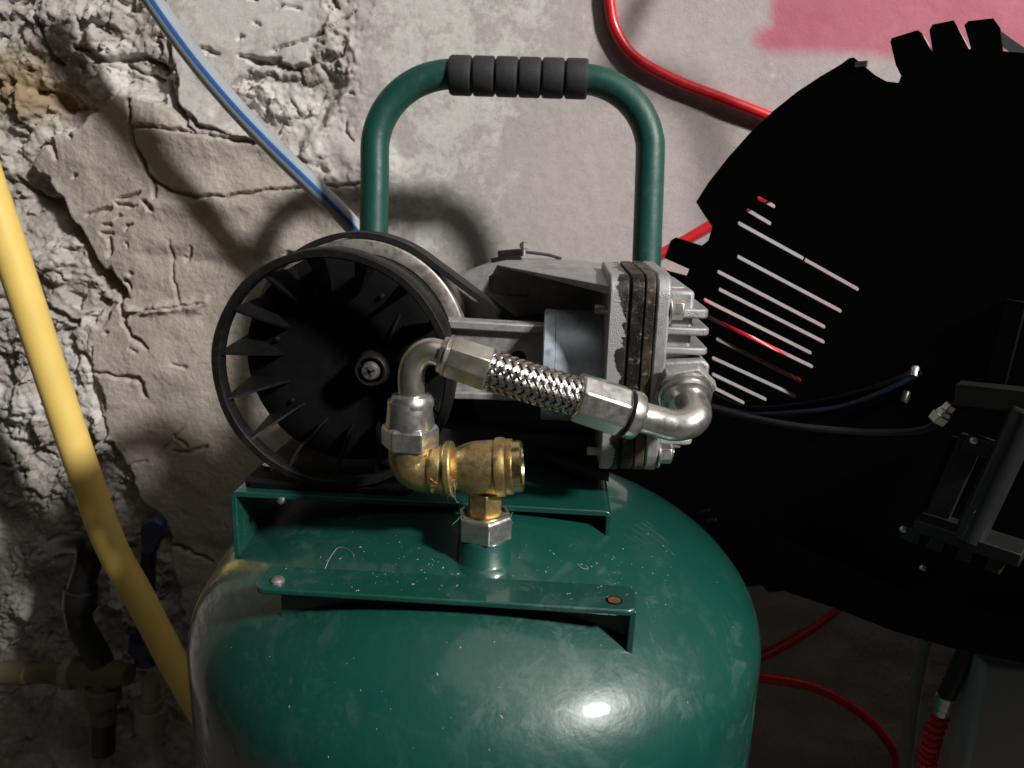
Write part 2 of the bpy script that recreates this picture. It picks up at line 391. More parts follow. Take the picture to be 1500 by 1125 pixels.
def build_wall():
    xs = np.concatenate([np.linspace(-1.5, -.66, 20, endpoint=False), np.arange(-.66, .07, .0013), np.arange(.07, .56, .0033), np.linspace(.56, 1.6, 16)])
    zs = np.concatenate([np.linspace(-.62, -.36, 50, endpoint=False), np.arange(-.36, .54, .0013), np.linspace(.542, 1.1, 30)])
    X, Z = np.meshgrid(xs, zs)
    P = np.stack([X, np.full(X.shape, YW), Z], -1)
    U, T = proj(P)                                   # where each spot of the wall plane was measured in the photograph
    wu = U + 9 * fbm(X * 28, Z * 28, 4, 50) * 1.4; wt = T + 9 * fbm(X * 28 + 40, Z * 28, 4, 60) * 1.4
    wu2 = U + 4 * fbm(X * 90, Z * 90, 3, 70); wt2 = T + 4 * fbm(X * 90, Z * 90 + 31, 3, 75)
    # layers: smooth mauve limewash on the right, flaking coat above, hand-smoothed clay render in the middle, rubble on the left
    white = sstep(-14, 10, inside([(520, -300), (1900, -300), (1900, 800), (1300, 770), (900, 740), (600, 700), (552, 640), (545, 330), (455, 215), (500, 130)], wu, wt))
    coat = inside([(232, -260), (470, -260), (480, 20), (455, 95), (380, 92), (345, 130), (400, 200), (395, 215), (330, 190), (300, 185), (272, 150), (262, 100)], wu, wt)
    coat_m = sstep(-1.5, 1.5, coat)
    clay1 = inside([(205, 140), (262, 165), (300, 190), (400, 205), (540, 300), (560, 420), (560, 1500), (420, 1500), (250, 760), (175, 640), (160, 560), (150, 480), (196, 430), (170, 390), (130, 330), (100, 290), (58, 240), (80, 205), (130, 185), (165, 155)], wu, wt)
    clay_m = sstep(-3, 3, clay1)
    clay_m = np.maximum(clay_m, sstep(560, 640, U) * (1 - white))
    rough = (1 - white) * (1 - coat_m) * (1 - clay_m)
    ru = fbm(X * 30, Z * 30, 6, 3, True) * .5; rb = fbm(X * 9, Z * 9, 5, 13)
    st = fbm(X * 14 + 3, Z * 14, 5, 23)
    h = .0015 * fbm(X * 6, Z * 6, 5, 1) + .0003 * fbm(X * 60, Z * 60, 4, 2)
    left = sstep(560, 200, U)
    h = h + left * (.008 + .008 * fbm(X * 4.5, Z * 4.5, 3, 5))
    lump = np.maximum(st, -.15)
    ter = 0
    for fq, am, sd in ((9, .0042, 101), (16, .0030, 111), (27, .0018, 121), (44, .0010, 131)):
        q = fbm(X * fq + 2, Z * fq * 1.15, 6, sd)
        for lv in (-.28, -.10, .08, .26): ter = ter + am * (sstep(lv, lv + .018, q) - .5)
    ter = ter + .0006 * fbm(X * 130, Z * 130, 3, 141)
    h = h + rough * (.0030 * (ru - .55) + .010 * rb + .004 * lump - .003 + .46 * ter)
    # plates of old render standing proud or fallen away in the rubble
    pl = fbm(X * 17 + 9, Z * 17, 5, 33)
    h = h + rough * .006 * (sstep(.02, .05, pl) - .4) + rough * .005 * sstep(.20, .23, fbm(X * 26, Z * 26, 5, 43))
    h = h + clay_m * (1 - white) * (.006 + .0065 * fbm(X * 7.5, Z * 11, 3, 8) + .0010 * fbm(X * 45, Z * 45, 4, 9))
    h = h + coat_m * (.0065 + .0012 * fbm(X * 20, Z * 20, 3, 10))
    edge = np.exp(-(np.minimum(abs(inside([(520, -300), (1900, -300), (1900, 800), (1300, 770), (900, 740), (600, 700), (552, 640), (545, 330), (455, 215), (500, 130)], wu, wt)), 200) / 38) ** 2)
    h = h + edge * (.0035 * fbm(X * 55, Z * 55, 5, 88) + .002 * sstep(.0, .04, fbm(X * 35, Z * 35, 5, 89)))
    # hand-wide sweeps in the render
    for pts, a, w in (([(255, 190), (340, 200), (440, 215), (560, 250)], .006, 26), ([(235, 300), (330, 300), (430, 285), (540, 275)], .004, 16), ([(205, 455), (245, 449), (305, 441)], .006, 6),
                      ([(230, 370), (330, 380), (430, 385)], -.003, 14), ([(225, 580), (260, 690), (300, 800)], -.004, 40)):
        d = polyline([(x, y, 0) for x, y in pts], wu, wt); h = h + a * np.exp(-(d / w) ** 2)
    # cracks and holes
    cracks = [
        ([(28, 262, 3), (52, 288, 7), (70, 298, 17), (86, 300, 22), (98, 296, 24), (106, 312, 16), (114, 332, 13), (124, 346, 11), (138, 352, 9), (143, 380, 9), (158, 396, 12), (169, 404, 22), (182, 414, 18), (187, 428, 10), (189, 445, 4), (192, 468, 5), (205, 488, 5), (228, 506, 3)], .034),
        ([(203, 150, 3), (206, 190, 7), (212, 216, 7), (224, 240, 8), (231, 256, 6), (240, 270, 6), (241, 286, 4)], .020),
        ([(240, 264, 3), (262, 279, 5), (300, 289, 6), (345, 287, 5), (420, 276, 4), (520, 271, 4), (540, 268, 2)], .014),
        ([(206, 186, 4), (222, 188, 9), (240, 189, 4), (300, 197, 4), (360, 207, 4), (400, 212, 2)], .012),
        ([(50, 396, 6), (62, 420, 10), (72, 438, 11), (95, 455, 8), (110, 466, 8), (128, 472, 5)], .022),
        ([(75, 487, 3), (100, 482, 6), (118, 478, 4)], .014),
        ([(110, 507, 3), (136, 515, 6), (147, 530, 7), (152, 555, 6), (158, 590, 6), (167, 618, 5), (168, 645, 4), (180, 670, 2)], .018),
        ([(154, 538, 3), (190, 546, 4), (212, 549, 9), (221, 556, 8), (222, 574, 6)], .016),
        ([(190, 465, 3), (200, 457, 6), (222, 452, 4), (268, 446, 4), (308, 441, 2)], .010),
        ([(262, 350, 2), (262, 400, 3), (270, 430, 3), (276, 448, 3)], .008), ([(280, 375, 2), (284, 378, 5), (290, 360, 2)], .008),
        ([(185, 290, 3), (200, 288, 6), (218, 284, 3)], .012), ([(184, 298, 4), (206, 302, 6), (215, 301, 2)], .010), ([(224, 296, 3), (236, 303, 9), (240, 306, 3)], .014),
        ([(141, 313, 3), (152, 313, 6), (168, 307, 7), (177, 303, 2)], .012), ([(166, 327, 3), (178, 328, 5)], .010), ([(164, 341, 3), (178, 342, 5)], .010), ([(174, 348, 4), (178, 362, 7), (172, 372, 3)], .012),
        ([(150, 430, 3), (160, 442, 13), (168, 440, 4)], .018), ([(110, 430, 8), (122, 436, 9), (128, 450, 6)], .014),
        ([(250, 118, 4), (256, 138, 9), (266, 156, 9), (278, 170, 7), (290, 186, 5), (300, 194, 2)], .020),
        ([(64, 22, 4), (76, 45, 8), (78, 68, 9), (88, 88, 8), (98, 96, 5)], .020), ([(34, 27, 5), (44, 32, 14), (52, 34, 5)], .020),
        ([(118, 72, 4), (140, 78, 8), (152, 88, 16), (165, 92, 10), (190, 88, 9), (215, 87, 10), (236, 92, 7), (250, 104, 14), (266, 102, 6)], .022),
        ([(192, 98, 3), (215, 108, 6), (240, 116, 4)], .014), ([(156, 40, 9), (168, 48, 14), (174, 30, 8)], .016), ([(190, 10, 6), (200, 14, 13), (206, 8, 5)], .014),
        ([(60, 135, 8), (84, 142, 24), (98, 152, 28), (104, 162, 12)], .026), ([(108, 158, 7), (124, 158, 9), (136, 160, 4)], .014), ([(0, 118, 10), (3, 122, 14)], .014), ([(26, 122, 14), (30, 124, 12)], .012),
        ([(78, 212, 6), (88, 210, 14), (94, 222, 6), (96, 232, 3)], .018), ([(73, 258, 5), (80, 262, 8), (82, 280, 3)], .014),
        ([(360, 86, 4), (378, 91, 10), (400, 93, 9), (415, 90, 5)], .014), ([(305, 74, 4), (320, 80, 7), (332, 82, 3)], .012), ([(405, 78, 3), (425, 68, 5), (450, 62, 4), (480, 50, 3)], .012),
        ([(425, 148, 3), (440, 172, 5), (452, 158, 4), (470, 140, 3)], .010), ([(500, 62, 2), (502, 78, 4), (510, 60, 4)], .008), ([(520, 18, 3), (505, 30, 5), (490, 40, 3)], .010), ([(428, 14, 3), (444, 16, 4)], .008), ([(378, 36, 3), (388, 42, 4)], .006), ([(505, 180, 2), (508, 195, 5), (516, 205, 3)], .008),
        ([(262, 657, 2), (284, 657, 5), (312, 651, 3)], .010), ([(264, 636, 5), (280, 648, 4)], .010), ([(236, 672, 1.5), (256, 642, 3), (276, 622, 1.5)], .006), ([(192, 680, 2), (222, 668, 3)], .006),
        ([(232, 782, 5), (258, 792, 7), (285, 803, 5), (315, 816, 4)], .012), ([(10, 596, 3), (34, 606, 8), (46, 604, 3)], .014), ([(30, 680, 9), (36, 690, 12), (38, 705, 5)], .016), ([(60, 640, 4), (66, 660, 6), (80, 672, 3)], .012), ([(262, 528, 2), (282, 532, 3)], .008), ([(203, 506, 2), (212, 510, 5)], .008),
        ([(60, -120, 40), (20, 0, 46), (40, -20, 40)], .030), ([(0, 500, 4), (12, 540, 10), (28, 552, 5)], .016),
    ]
    deep = np.zeros(X.shape)
    for pts, dep in cracks:
        d = polyline([(x, y, w * .86) for x, y, w in pts], wu2, wt2); deep = np.maximum(deep, dep * .52 * sstep(2.2, -2.2, d))
    rr = np.random.default_rng(5)
    for _ in range(70):                                # small pits and nicks in the rubble and the render
        x, y = rr.uniform(0, 530), rr.uniform(0, 980); a = rr.normal(0, .7); L = rr.uniform(4, 18)
        if x > 200 and y > 160 and rr.random() < .75: continue
        d = polyline([(x, y, rr.uniform(1, 3)), (x + L * .5 * math.cos(a), y + L * .5 * math.sin(a), rr.uniform(2, 6)), (x + L * math.cos(a + .4), y + L * math.sin(a + .4), 1)], wu2, wt2)
        deep = np.maximum(deep, rr.uniform(.004, .010) * sstep(2., -1.5, d))
    h = h - deep
    ny, nx = X.shape
    co = np.stack([X, YW - h, Z + OZ], -1).reshape(-1, 3).astype(np.float32)
    idx = np.arange(ny * nx).reshape(ny, nx)
    q = np.stack([idx[:-1, :-1], idx[:-1, 1:], idx[1:, 1:], idx[1:, :-1]], -1).reshape(-1, 4).astype(np.int32)
    me = bpy.data.meshes.new('wall')
    me.vertices.add(len(co)); me.vertices.foreach_set('co', co.ravel())
    me.loops.add(q.size); me.loops.foreach_set('vertex_index', q.ravel())
    me.polygons.add(len(q)); me.polygons.foreach_set('loop_start', np.arange(0, q.size, 4, dtype=np.int32))
    me.update(calc_edges=True)
    me.polygons.foreach_set('use_smooth', np.ones(len(q), bool))
    ochre = sstep(-30, 25, inside([(-60, 70), (70, 90), (105, 120), (108, 165), (60, 178), (-60, 170)], wu, wt)) * (1 - clay_m)
    wh = np.clip(white + coat_m + .9 * rough * sstep(.18, .32, fbm(X * 11 + 5, Z * 11, 4, 91)) + sstep(-20, 10, inside([(110, 150), (190, 90), (250, 120), (255, 150), (200, 140), (165, 152), (100, 205), (40, 190), (20, 170)], wu, wt)), 0, 1)
    L = np.stack([clay_m, wh, ochre, np.ones_like(wh)], -1).reshape(-1, 4).astype(np.float32)
    a = me.attributes.new('layer', 'FLOAT_COLOR', 'POINT'); a.data.foreach_set('color', L.ravel())
    pu, pt = U + 10 * fbm(X * 18, Z * 18, 3, 95), T + 7 * fbm(X * 18 + 7, Z * 18, 3, 96)
    sp = np.maximum(sstep(-36, 30, inside([(1128, -300), (2300, -300), (2300, 92), (1500, 84), (1300, 80), (1200, 76), (1120, 74), (1104, 62), (1106, 44), (1128, 34)], pu, pt)), .55 * sstep(-8, 16, inside([(1108, 62), (1300, 68), (1300, 84), (1112, 76)], pu, pt)))
    pal = np.maximum(sstep(-130, 110, inside([(430, -300), (840, -300), (800, 60), (740, 200), (700, 400), (560, 420), (540, 200)], U, T)), np.maximum(.10, sstep(560, 440, U)))
    a = me.attributes.new('pale', 'FLOAT', 'POINT'); a.data.foreach_set('value', pal.reshape(-1).astype(np.float32))
    a = me.attributes.new('paint', 'FLOAT', 'POINT'); a.data.foreach_set('value', sp.reshape(-1).astype(np.float32))
    me.materials.append(M['wall'])
    o = bpy.data.objects.new('wall', me); S.collection.objects.link(o)
    tag(o, 'old cellar wall of cracked grey render, rubble and limewash with pink spray paint', kind='structure')
    return o
build_wall()

# ------------------------------------------------------------------ the air compressor
AC = empty('air_compressor', (0, 0, -.62), 'dark green upright air compressor with exposed pump, black fan wheel and tubular handle', 'compressor')
TR, TH = .17, .085
def dome(x, y): return TH * math.sqrt(max(0, 1 - (x * x + y * y) / TR ** 2))

mb = MB()
prof = [(-.50 - TH, .0001)] + [(-.50 - TH * math.cos(a), TR * math.sin(a)) for a in np.linspace(.1, PI / 2, 14)] + [(z, TR) for z in np.linspace(-.46, -.002, 12)]
prof += [(TH * math.sin(a), TR * math.cos(a)) for a in np.linspace(0.03, PI / 2 - .01, 40)]
mb.lathe((0, 0, 0), (0, 0, 1), prof, 128)
tank = make('tank', mb, M['green'], AC, angle=60)
for k in range(3):
    a = math.radians(90 + 120 * k); mb = MB(); c, s_ = math.cos(a), math.sin(a)
    mb.prism([(c * .10, s_ * .10, -.565), (c * .165, s_ * .165, -.50), (c * .20, s_ * .20, -.61), (c * .14, s_ * .14, -.61)], (-s_ * .006, c * .006, 0))
    mb.cyl((c * .17, s_ * .17, -.62), (c * .17, s_ * .17, -.608), .022)
    make('foot', mb, M['green'], AC)

# threaded boss welded to the dome
BX, BY = .0100, -.0795
mb = MB(); mb.lathe((BX, BY, .052), (0, 0, 1), [(0, .0235), (.0130, .0195), (.0185, .0172), (.0205, .0152), (.0215, .0138), (.0325, .0130), (.0335, .0124)], 40)
make('outlet_boss', mb, M['green'], AC, angle=60)

def sheet(profile, x0, x1, th): pass
# channel that carries the pump
BL, BR, BF, BB, BT = -.1352, .0758, -.047, .085, .0872
mb = MB(); th = .0032
def chan(y):
    o = []
    zL, zR = .030, .040
    out = [(BL, zL)] + [(BL + .004 - .004 * math.cos(a), BT - .004 + .004 * math.sin(a)) for a in np.linspace(0, PI / 2, 5)] + [(BR - .004 + .004 * math.sin(a), BT - .004 + .004 * math.cos(a)) for a in np.linspace(0, PI / 2, 5)] + [(BR, zR)]
    inn = [(BR - th, zR)] + [(BR - .004 + (.004 - th) * math.cos(a), BT - .004 + (.004 - th) * math.sin(a)) for a in np.linspace(0, PI / 2, 5)] + [(BL + .004 - (.004 - th) * math.sin(a), BT - .004 + (.004 - th) * math.cos(a)) for a in np.linspace(0, PI / 2, 5)] + [(BL + th, zL)]
    return [(x, y, z) for x, z in out + inn]
mb.loft([chan(BF), chan(BB)])
base = make('base_bracket', mb, M['green'], AC, bevel=.0006, angle=40)
for px, py in ((412, 733),):
    c = atY(px, py, BF - .0005); mb = MB(); mb.lathe(c, (0, -1, 0), [(0, .0022), (.0012, .0019), (.0018, .0008)], 14); make('weld_bead', mb, M['steel'], base)

# bare bracket at the front of the dome
FZ, FY0, FY1, FX0, FX1 = .0722, -.1215, -.0990, -.0930, .0835
mb = MB(); th = .0030
outl = rrect((FX0 + FX1) / 2, (FY0 + FY1) / 2, FX1 - FX0, FY1 - FY0, .0055)
mb.prism([(x, y, FZ - th) for x, y in outl], (0, 0, th))
fb = make('front_bracket', mb, M['green'], AC, bevel=.0008, angle=40)
# its web: cut along the dome, standing at the back edge of the plate
mb = MB(); xs = np.linspace(-.0845, FX1 - .0006, 40); web = []
yw = -.1085
for x in xs:
    zd = dome(x, yw) - .004
    web.append((x, yw, zd))
poly = [(xs[0], yw, FZ - .0015)] + web + [(xs[-1], yw, FZ - .0015)]
mb.prism(poly, (0, .003, 0)); make('bracket_web', mb, M['green'], fb, angle=30)
mb = MB(); mb.prism([(FX1 - .0032, -.1195, FZ - .0016), (FX1 - .0032, -.1150, dome(FX1, -.115) - .003), (FX1 - .0032, -.1045, dome(FX1, -.1045) - .004), (FX1 - .0032, -.1000, FZ - .0016)], (.0030, 0, 0))
make('bracket_cheek', mb, M['green'], fb, bevel=.0006)
def pan_screw(c, d, r, parent, name='screw', mat=None):
    mb = MB(); mb.lathe(c, d, [(0, r), (r * .35, r * .97), (r * .6, r * .75), (r * .72, r * .40), (r * .72, .0003)], 20)
    s_ = make(name, mb, mat or M['steel'], parent)
    x, y, dd = frame(d); mb = MB(); q = np.asarray(c, float) + dd * r * .70
    for e, g in ((x, y), (y, x)): mb.obox(q, e * r * .50, g * r * .10, dd * r * .06)
    return s_, mb
hl = atZ(407, 852, FZ); hr = atZ(900, 880, FZ)
s_, mb = pan_screw((hl[0], hl[1], FZ - .0002), (0, 0, 1), .0033, fb, mat=M['ring'])
mb = MB(); mb.lathe((hr[0], hr[1], FZ + .0004), (0, 0, -1), [(0, .0037), (0, .0030), (.0005, .0030)], 20); make('nut_rim', mb, M['rust'], fb)
mb = MB(); mb.lathe((hr[0], hr[1], FZ + .00025), (0, 0, 1), [(0, .0030), (.00008, .0029)], 20); make('bolt_hole', mb, M['rust'], fb)

# handle
def hp(px, py, lean=None):
    # the handle stands in a plane that leans back a little
    n = unit(V(0, -math.cos(math.radians(9)), math.sin(math.radians(9)))); return at_plane(px, py, V(0, .125, .15), n)
pts = []
ZL, ZR = 548.6, 949.3
raw = [(547.5, 420), (547.7, 340), (549, 260)]
for a in np.linspace(0, 90, 10): raw.append((661 - 112 * math.cos(math.radians(a)), 221 - 112 * math.sin(math.radians(a))))
raw += [(720, 110.5), (800, 113.5), (846, 115.5)]
for a in np.linspace(0, 90, 10): raw.append((848 + 104.5 * math.sin(math.radians(a)), 220 - 104.5 * math.cos(math.radians(a))))
raw += [(950.5, 290), (947, 390), (945, 450)]
hpts = [hp(x, y) for x, y in raw]
hpts = [hpts[0] + V(0, .0, -.10)] + hpts + [hpts[-1] + V(0, 0, -.08)]
mb = MB(); mb.tube(catmull(hpts, 5), .0105, 24); hd = make('handle', mb, M['satin'], AC, angle=60)
g0, g1 = hp(659, 110.3), hp(861, 116); gd = unit(g1 - g0); gl = np.linalg.norm(g1 - g0)
prof = []; N = 6
for i in range(N):
    a0 = gl * i / N; a1 = gl * (i + 1) / N; R0 = .0139
    prof += [(a0 + .0002, R0 - .0022 if i else R0 - .001), (a0 + .0011, R0 - .0004), (a0 + .0022, R0), (a1 - .0022, R0), (a1 - .0011, R0 - .0004), (a1 - .0002, R0 - .0022 if i < N - 1 else R0 - .001)]
mb = MB(); mb.lathe(g0, gd, prof, 40); make('grip', mb, M['rubber'], hd, angle=50)

# fan wheel on the crank pin
FXc, FZc, FR = -.0775, .1556, .0660
YR0, YR1 = -.0420, -.0330
def arcpt(r, a, y): return V(FXc + r * math.cos(a), y, FZc + r * math.sin(a))
DY = -.004                       # plane of the fan's disc, set back behind the rim
mb = MB()
dp = [(.0618, DY + .006), (.0618, DY), (.0592, DY - .002), (.046, DY - .0025), (.030, DY - .0015), (.012, DY - .001), (.0001, DY - .001)]
rings = [[arcpt(r, 2 * PI * k / 72, y) for k in range(72)] for r, y in dp]
mb.loft(rings); fan = make('fan_wheel', mb, M['fan'], AC, angle=50)
mb = MB(); sec = [(FR - .0046, YR1), (FR - .0050, YR0 + .0012), (FR - .0042, YR0), (FR - .0008, YR0), (FR, YR0 + .001), (FR + .0004, YR1 + .004), (FR - .0010, YR1 + .006)]
rings = [[arcpt(r + .0002 * math.sin(9 * a) * (i > 2), a, y) for i, (r, y) in enumerate(sec)] for a in (2 * PI * k / 120 for k in range(120))]
rings.append(rings[0]); mb.loft(rings, caps=False); make('rim', mb, M['black'], fan, angle=40)
NB = 15
for k in range(NB):
    a = 2 * PI * (k + .18) / NB; da = .0; mb = MB(); e = V(-math.sin(a), 0, math.cos(a)) * .0007
    b = a + .10
    qa = [arcpt(FR - .0045, a, YR0 + .0015), arcpt(.0540, a + .015, YR0 + .010), arcpt(.0405, a + .06, DY - .010), arcpt(.0385, a + .09, DY - .001), arcpt(.0600, a - .08, DY + .001), arcpt(FR - .0045, a - .03, YR1 + .004)]
    mb.loft([[p - e for p in qa], [p + e for p in qa]]); make('blade', mb, M['fan'], fan, angle=30)
for k in range(7):
    a = 2 * PI * (k * .143 + .03); mb = MB(); c = arcpt(.043, a, DY - .0036); mb.lathe(c, (0, -1, 0), [(0, .0016), (.0012, .0013), (.0015, .0004)], 10); make('rivet', mb, M['black'], fan)
sc = atY(543, 543, DY - .019)
mb = MB(); mb.lathe((sc[0], DY, sc[2]), (0, -1, 0), [(0, .0125), (.016, .0098), (.0195, .0092), (.0202, .0084), (.0200, .0074), (.013, .0066)], 40); make('hub', mb, M['black'], fan, angle=40)
mb = MB(); c = (sc[0], DY - .0188, sc[2])
mb.lathe(c, (0, -1, 0), [(0, .0054), (.0012, .0053), (.0026, .0045), (.0032, .0028), (.0032, .0002)], 28); hs = make('hub_screw', mb, M['steel'], fan)
mb = MB(); q = V(sc[0], DY - .0220, sc[2])
for an in (20, 110):
    d = V(math.cos(math.radians(an)), 0, math.sin(math.radians(an))); e = V(-d[2], 0, d[0]); mb.obox(q, d * .0030, e * .0006, V(0, .0004, 0))
mb.lathe(q + V(0, .0002, 0), (0, -1, 0), [(0, .0011), (.0006, .0010)], 10)
make('screw_recess', mb, M['void'], fan)
for a in (.55, 1.15):            # stiffening ribs of the disc near the hub
    mb = MB(); p0 = V(sc[0], DY - .002, sc[2]) + V(math.cos(a), 0, math.sin(a)) * .010; p1 = p0 + V(math.cos(a), 0, math.sin(a)) * .022
    mb.tube([p0, (p0 + p1) / 2 + V(0, -.001, 0), p1], .0011, 8); make('rib', mb, M['black'], fan)

# flywheel with its belt
WX, WZ, WR = -.0812, .1552, .0712
def wp(r, a, y, cx=WX, cz=WZ): return V(cx + r * math.cos(a), y, cz + r * math.sin(a))
mb = MB(); sec = [(.0565, .066), (.0575, .034), (.0592, .0325), (.0660, .0325), (.0672, .0335), (.0675, .066)]
rings = [[wp(r, a, y) for r, y in sec] for a in (2 * PI * k / 110 for k in range(111))]
mb.loft(rings, caps=False); fw = make('flywheel', mb, M['ring'], AC, angle=40)
mb = MB()
for k in range(5):
    a = 2 * PI * k / 5 + .2; u = V(math.cos(a), 0, math.sin(a)); w = V(-u[2], 0, u[0]); mb.obox(V(WX, .052, WZ) + u * .037, u * .0225, w * .006, V(0, .004, 0))
    make('spoke', mb, M['void'], fw, bevel=.001); mb = MB()
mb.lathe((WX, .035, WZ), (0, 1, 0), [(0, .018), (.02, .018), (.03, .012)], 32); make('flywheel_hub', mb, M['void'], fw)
# belt path round the flywheel and the small motor pulley
PX, PZ, PR = .030, .138, .020
d = math.hypot(PX - WX, PZ - WZ); phi = math.atan2(PZ - WZ, PX - WX); be = math.acos((WR - PR - .001) / d)
path = []
for k in range(90):
    a = phi + be + (2 * PI - 2 * be) * k / 89; path.append((WX + (WR - .0018) * math.cos(a), WZ + (WR - .0018) * math.sin(a), math.cos(a), math.sin(a)))
for k in range(20):
    a = phi - be + 2 * be * k / 19; path.append((PX + PR * math.cos(a), PZ + PR * math.sin(a), math.cos(a), math.sin(a)))
path.append(path[0])
mb = MB(); bs = [(-.0016, .0345), (-.0016, .0545), (.0018, .0545), (.0022, .050), (.0012, .0485), (.0022, .047), (.0022, .0435), (.0012, .042), (.0022, .0405), (.0018, .0345)]
mb.loft([[(x + nx * h_, y, z + nz * h_) for h_, y in bs] for x, z, nx, nz in path], caps=False); make('drive_belt', mb, M['belt'], fw, angle=30)
mb = MB(); mb.lathe((PX, .032, PZ), (0, 1, 0), [(0, .017), (.002, PR - .0025), (.022, PR - .0025), (.024, .017)], 40); make('motor_pulley', mb, M['void'], AC)

# crankcase casting: wall with a slot, hood growing out of it towards the cylinder flange, foot below
YC = .060
mb = MB()
topz = [(664, 408), (690, 394), (716, 384), (745, 378), (790, 378), (850, 381), (903, 389)]
tp = [atY(x, y, .100) for x, y in topz]
outl = [(p[0], p[2]) for p in tp] + [(.0735, .2035), (.0735, .095), (.02, .092), (-.012, .098), (-.020, .125)]
def wallpoly(y): return [(x, y, z) for x, z in outl]
front = [(x, YC, z) for x, z in outl]
# front face with a slot in it
sl = [atY(x, y, YC) for x, y in ((716, 405), (722, 401), (772, 403), (778, 408), (776, 432), (770, 435), (722, 431), (716, 426))]
def plate_with_hole(outer, holes, p0, ax, ay, n, th):
    """flat plate in the plane p0+ax*u+ay*v with real openings, th thick along n"""
    cu = bpy.data.curves.new('plate', 'CURVE'); cu.dimensions = '2D'; cu.fill_mode = 'BOTH'; cu.extrude = th / 2
    for loop in [outer] + holes:
        sp = cu.splines.new('POLY'); sp.points.add(len(loop) - 1); sp.use_cyclic_u = True
        for q, (u, v) in zip(sp.points, loop): q.co = (u, v, 0, 1)
    ob = bpy.data.objects.new('plate', cu); S.collection.objects.link(ob)
    dg = bpy.context.evaluated_depsgraph_get(); me = bpy.data.meshes.new_from_object(ob.evaluated_get(dg))
    out = MB(); p0, ax, ay, n = (np.asarray(q, float) for q in (p0, ax, ay, n))
    out.v = [tuple(p0 + ax * v.co.x + ay * v.co.y + n * (v.co.z + th / 2)) for v in me.vertices]
    out.f = [tuple(p.vertices) for p in me.polygons]
    bpy.data.objects.remove(ob); bpy.data.curves.remove(cu); bpy.data.meshes.remove(me)
    return out
mb = plate_with_hole(outl, [[(p[0], p[2]) for p in sl]], (0, YC, 0), (1, 0, 0), (0, 0, 1), (0, 1, 0), .006)
crank = make('crankcase', mb, M['cast'], AC, angle=35, bevel=.0008)
mb = MB(); mb.loft([wallpoly(YC + .0062), wallpoly(YC + .040)]); make('crankcase_back', mb, M['cast'], crank, angle=40, bevel=.003, seg=3)
# hood
hb = [(736, 393), (774, 396), (830, 396), (895, 398)]; hf = [(736, 394, .058), (774, 405, .040), (815, 412, .012), (862, 417, -.018), (893, 419, -.034)]
mb = MB(); h0 = atY(728, 396, YC); h0[2] = float(np.interp(h0[0], [q[0] for q in tp], [q[2] for q in tp])) - .0004; h1 = atY(893, 419, -.034); n = 22; fr = [h0 + (h1 - h0) * t for t in np.linspace(0, 1, n)]
bk = [V(fr[i][0], YC + .008, float(np.interp(fr[i][0], [q[0] for q in tp], [q[2] for q in tp])) - .0006) for i in range(n)]
mid = [(a * .45 + b * .55) + V(0, 0, .0012) for a, b in zip(fr, bk)]
rows = [fr, mid, bk]; low = [[p + V(0, 0, -.0008 - .0036 * i / (n - 1)) for i, p in enumerate(r)] for r in rows[::-1]]
mb.loft([[r[i] for r in rows] + [r[i] for r in low] for i in range(n)])
make('hood', mb, M['cast'], crank, angle=50, bevel=.0007)
# curved lip under the cylinder
mb = MB(); lp = catmull([atY(*q) for q in ((772, 646, .03), (800, 666, .015), (835, 682, 0.), (892, 696, -.02))], 6)
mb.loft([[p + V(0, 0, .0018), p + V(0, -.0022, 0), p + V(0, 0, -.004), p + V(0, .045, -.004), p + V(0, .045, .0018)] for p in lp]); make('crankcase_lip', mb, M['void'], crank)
# wire clip and bracket behind the top
mb = MB(); mb.tube(catmull([atY(*q) for q in ((768, 369, .09), (785, 371, .092), (805, 374, .095), (822, 379, .097))], 6), .0011, 8); make('wire', mb, M['rubber'], crank)
mb = MB(); a = atY(748, 371, .092); mb.obox(a, (.0085, 0, .0010), (0, .004, 0), (-.0003, 0, .0024)); a = atY(742, 379, .088); mb.obox(a, (.0100, 0, .0014), (0, .004, 0), (-.0003, 0, .0016)); make('clip', mb, M['black'], crank, bevel=.0004)
mb = MB(); a = atY(767, 367, .090); mb.cyl(a + V(0, 0, -.003), a + V(0, 0, .006), .0020, n=12); mb.cyl(a + V(0, 0, .002), a + V(0, 0, .005), .0032, n=6); make('clip_screw', mb, M['steel'], crank)
# motor housing, dark below the rod
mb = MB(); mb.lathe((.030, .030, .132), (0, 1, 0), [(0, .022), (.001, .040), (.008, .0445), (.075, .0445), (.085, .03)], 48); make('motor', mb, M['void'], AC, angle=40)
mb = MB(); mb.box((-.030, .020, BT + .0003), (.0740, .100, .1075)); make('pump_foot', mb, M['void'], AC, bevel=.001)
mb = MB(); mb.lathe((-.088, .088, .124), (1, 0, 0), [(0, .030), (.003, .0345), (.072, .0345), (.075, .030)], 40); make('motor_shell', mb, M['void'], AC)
mb = MB(); mb.prism([(x, y, BT + .0002) for x, y in rrect(-.083, .018, .096, .118, .006)], (0, 0, .0035)); make('dark_pad', mb, M['fan'], AC, bevel=.0006)  # black plate added to darken the top of the base bracket
for px, py in ((398, 700), (408, 712)):
    c = atY(px, py, -.015); c[2] = BT; mb = MB(); mb.lathe(c, (0, 0, 1), [(0, .0065), (.001, .0065), (.0011, .005), (.0052, .005), (.0055, .0045)], 6); make('base_nut', mb, M['steel'], base); break

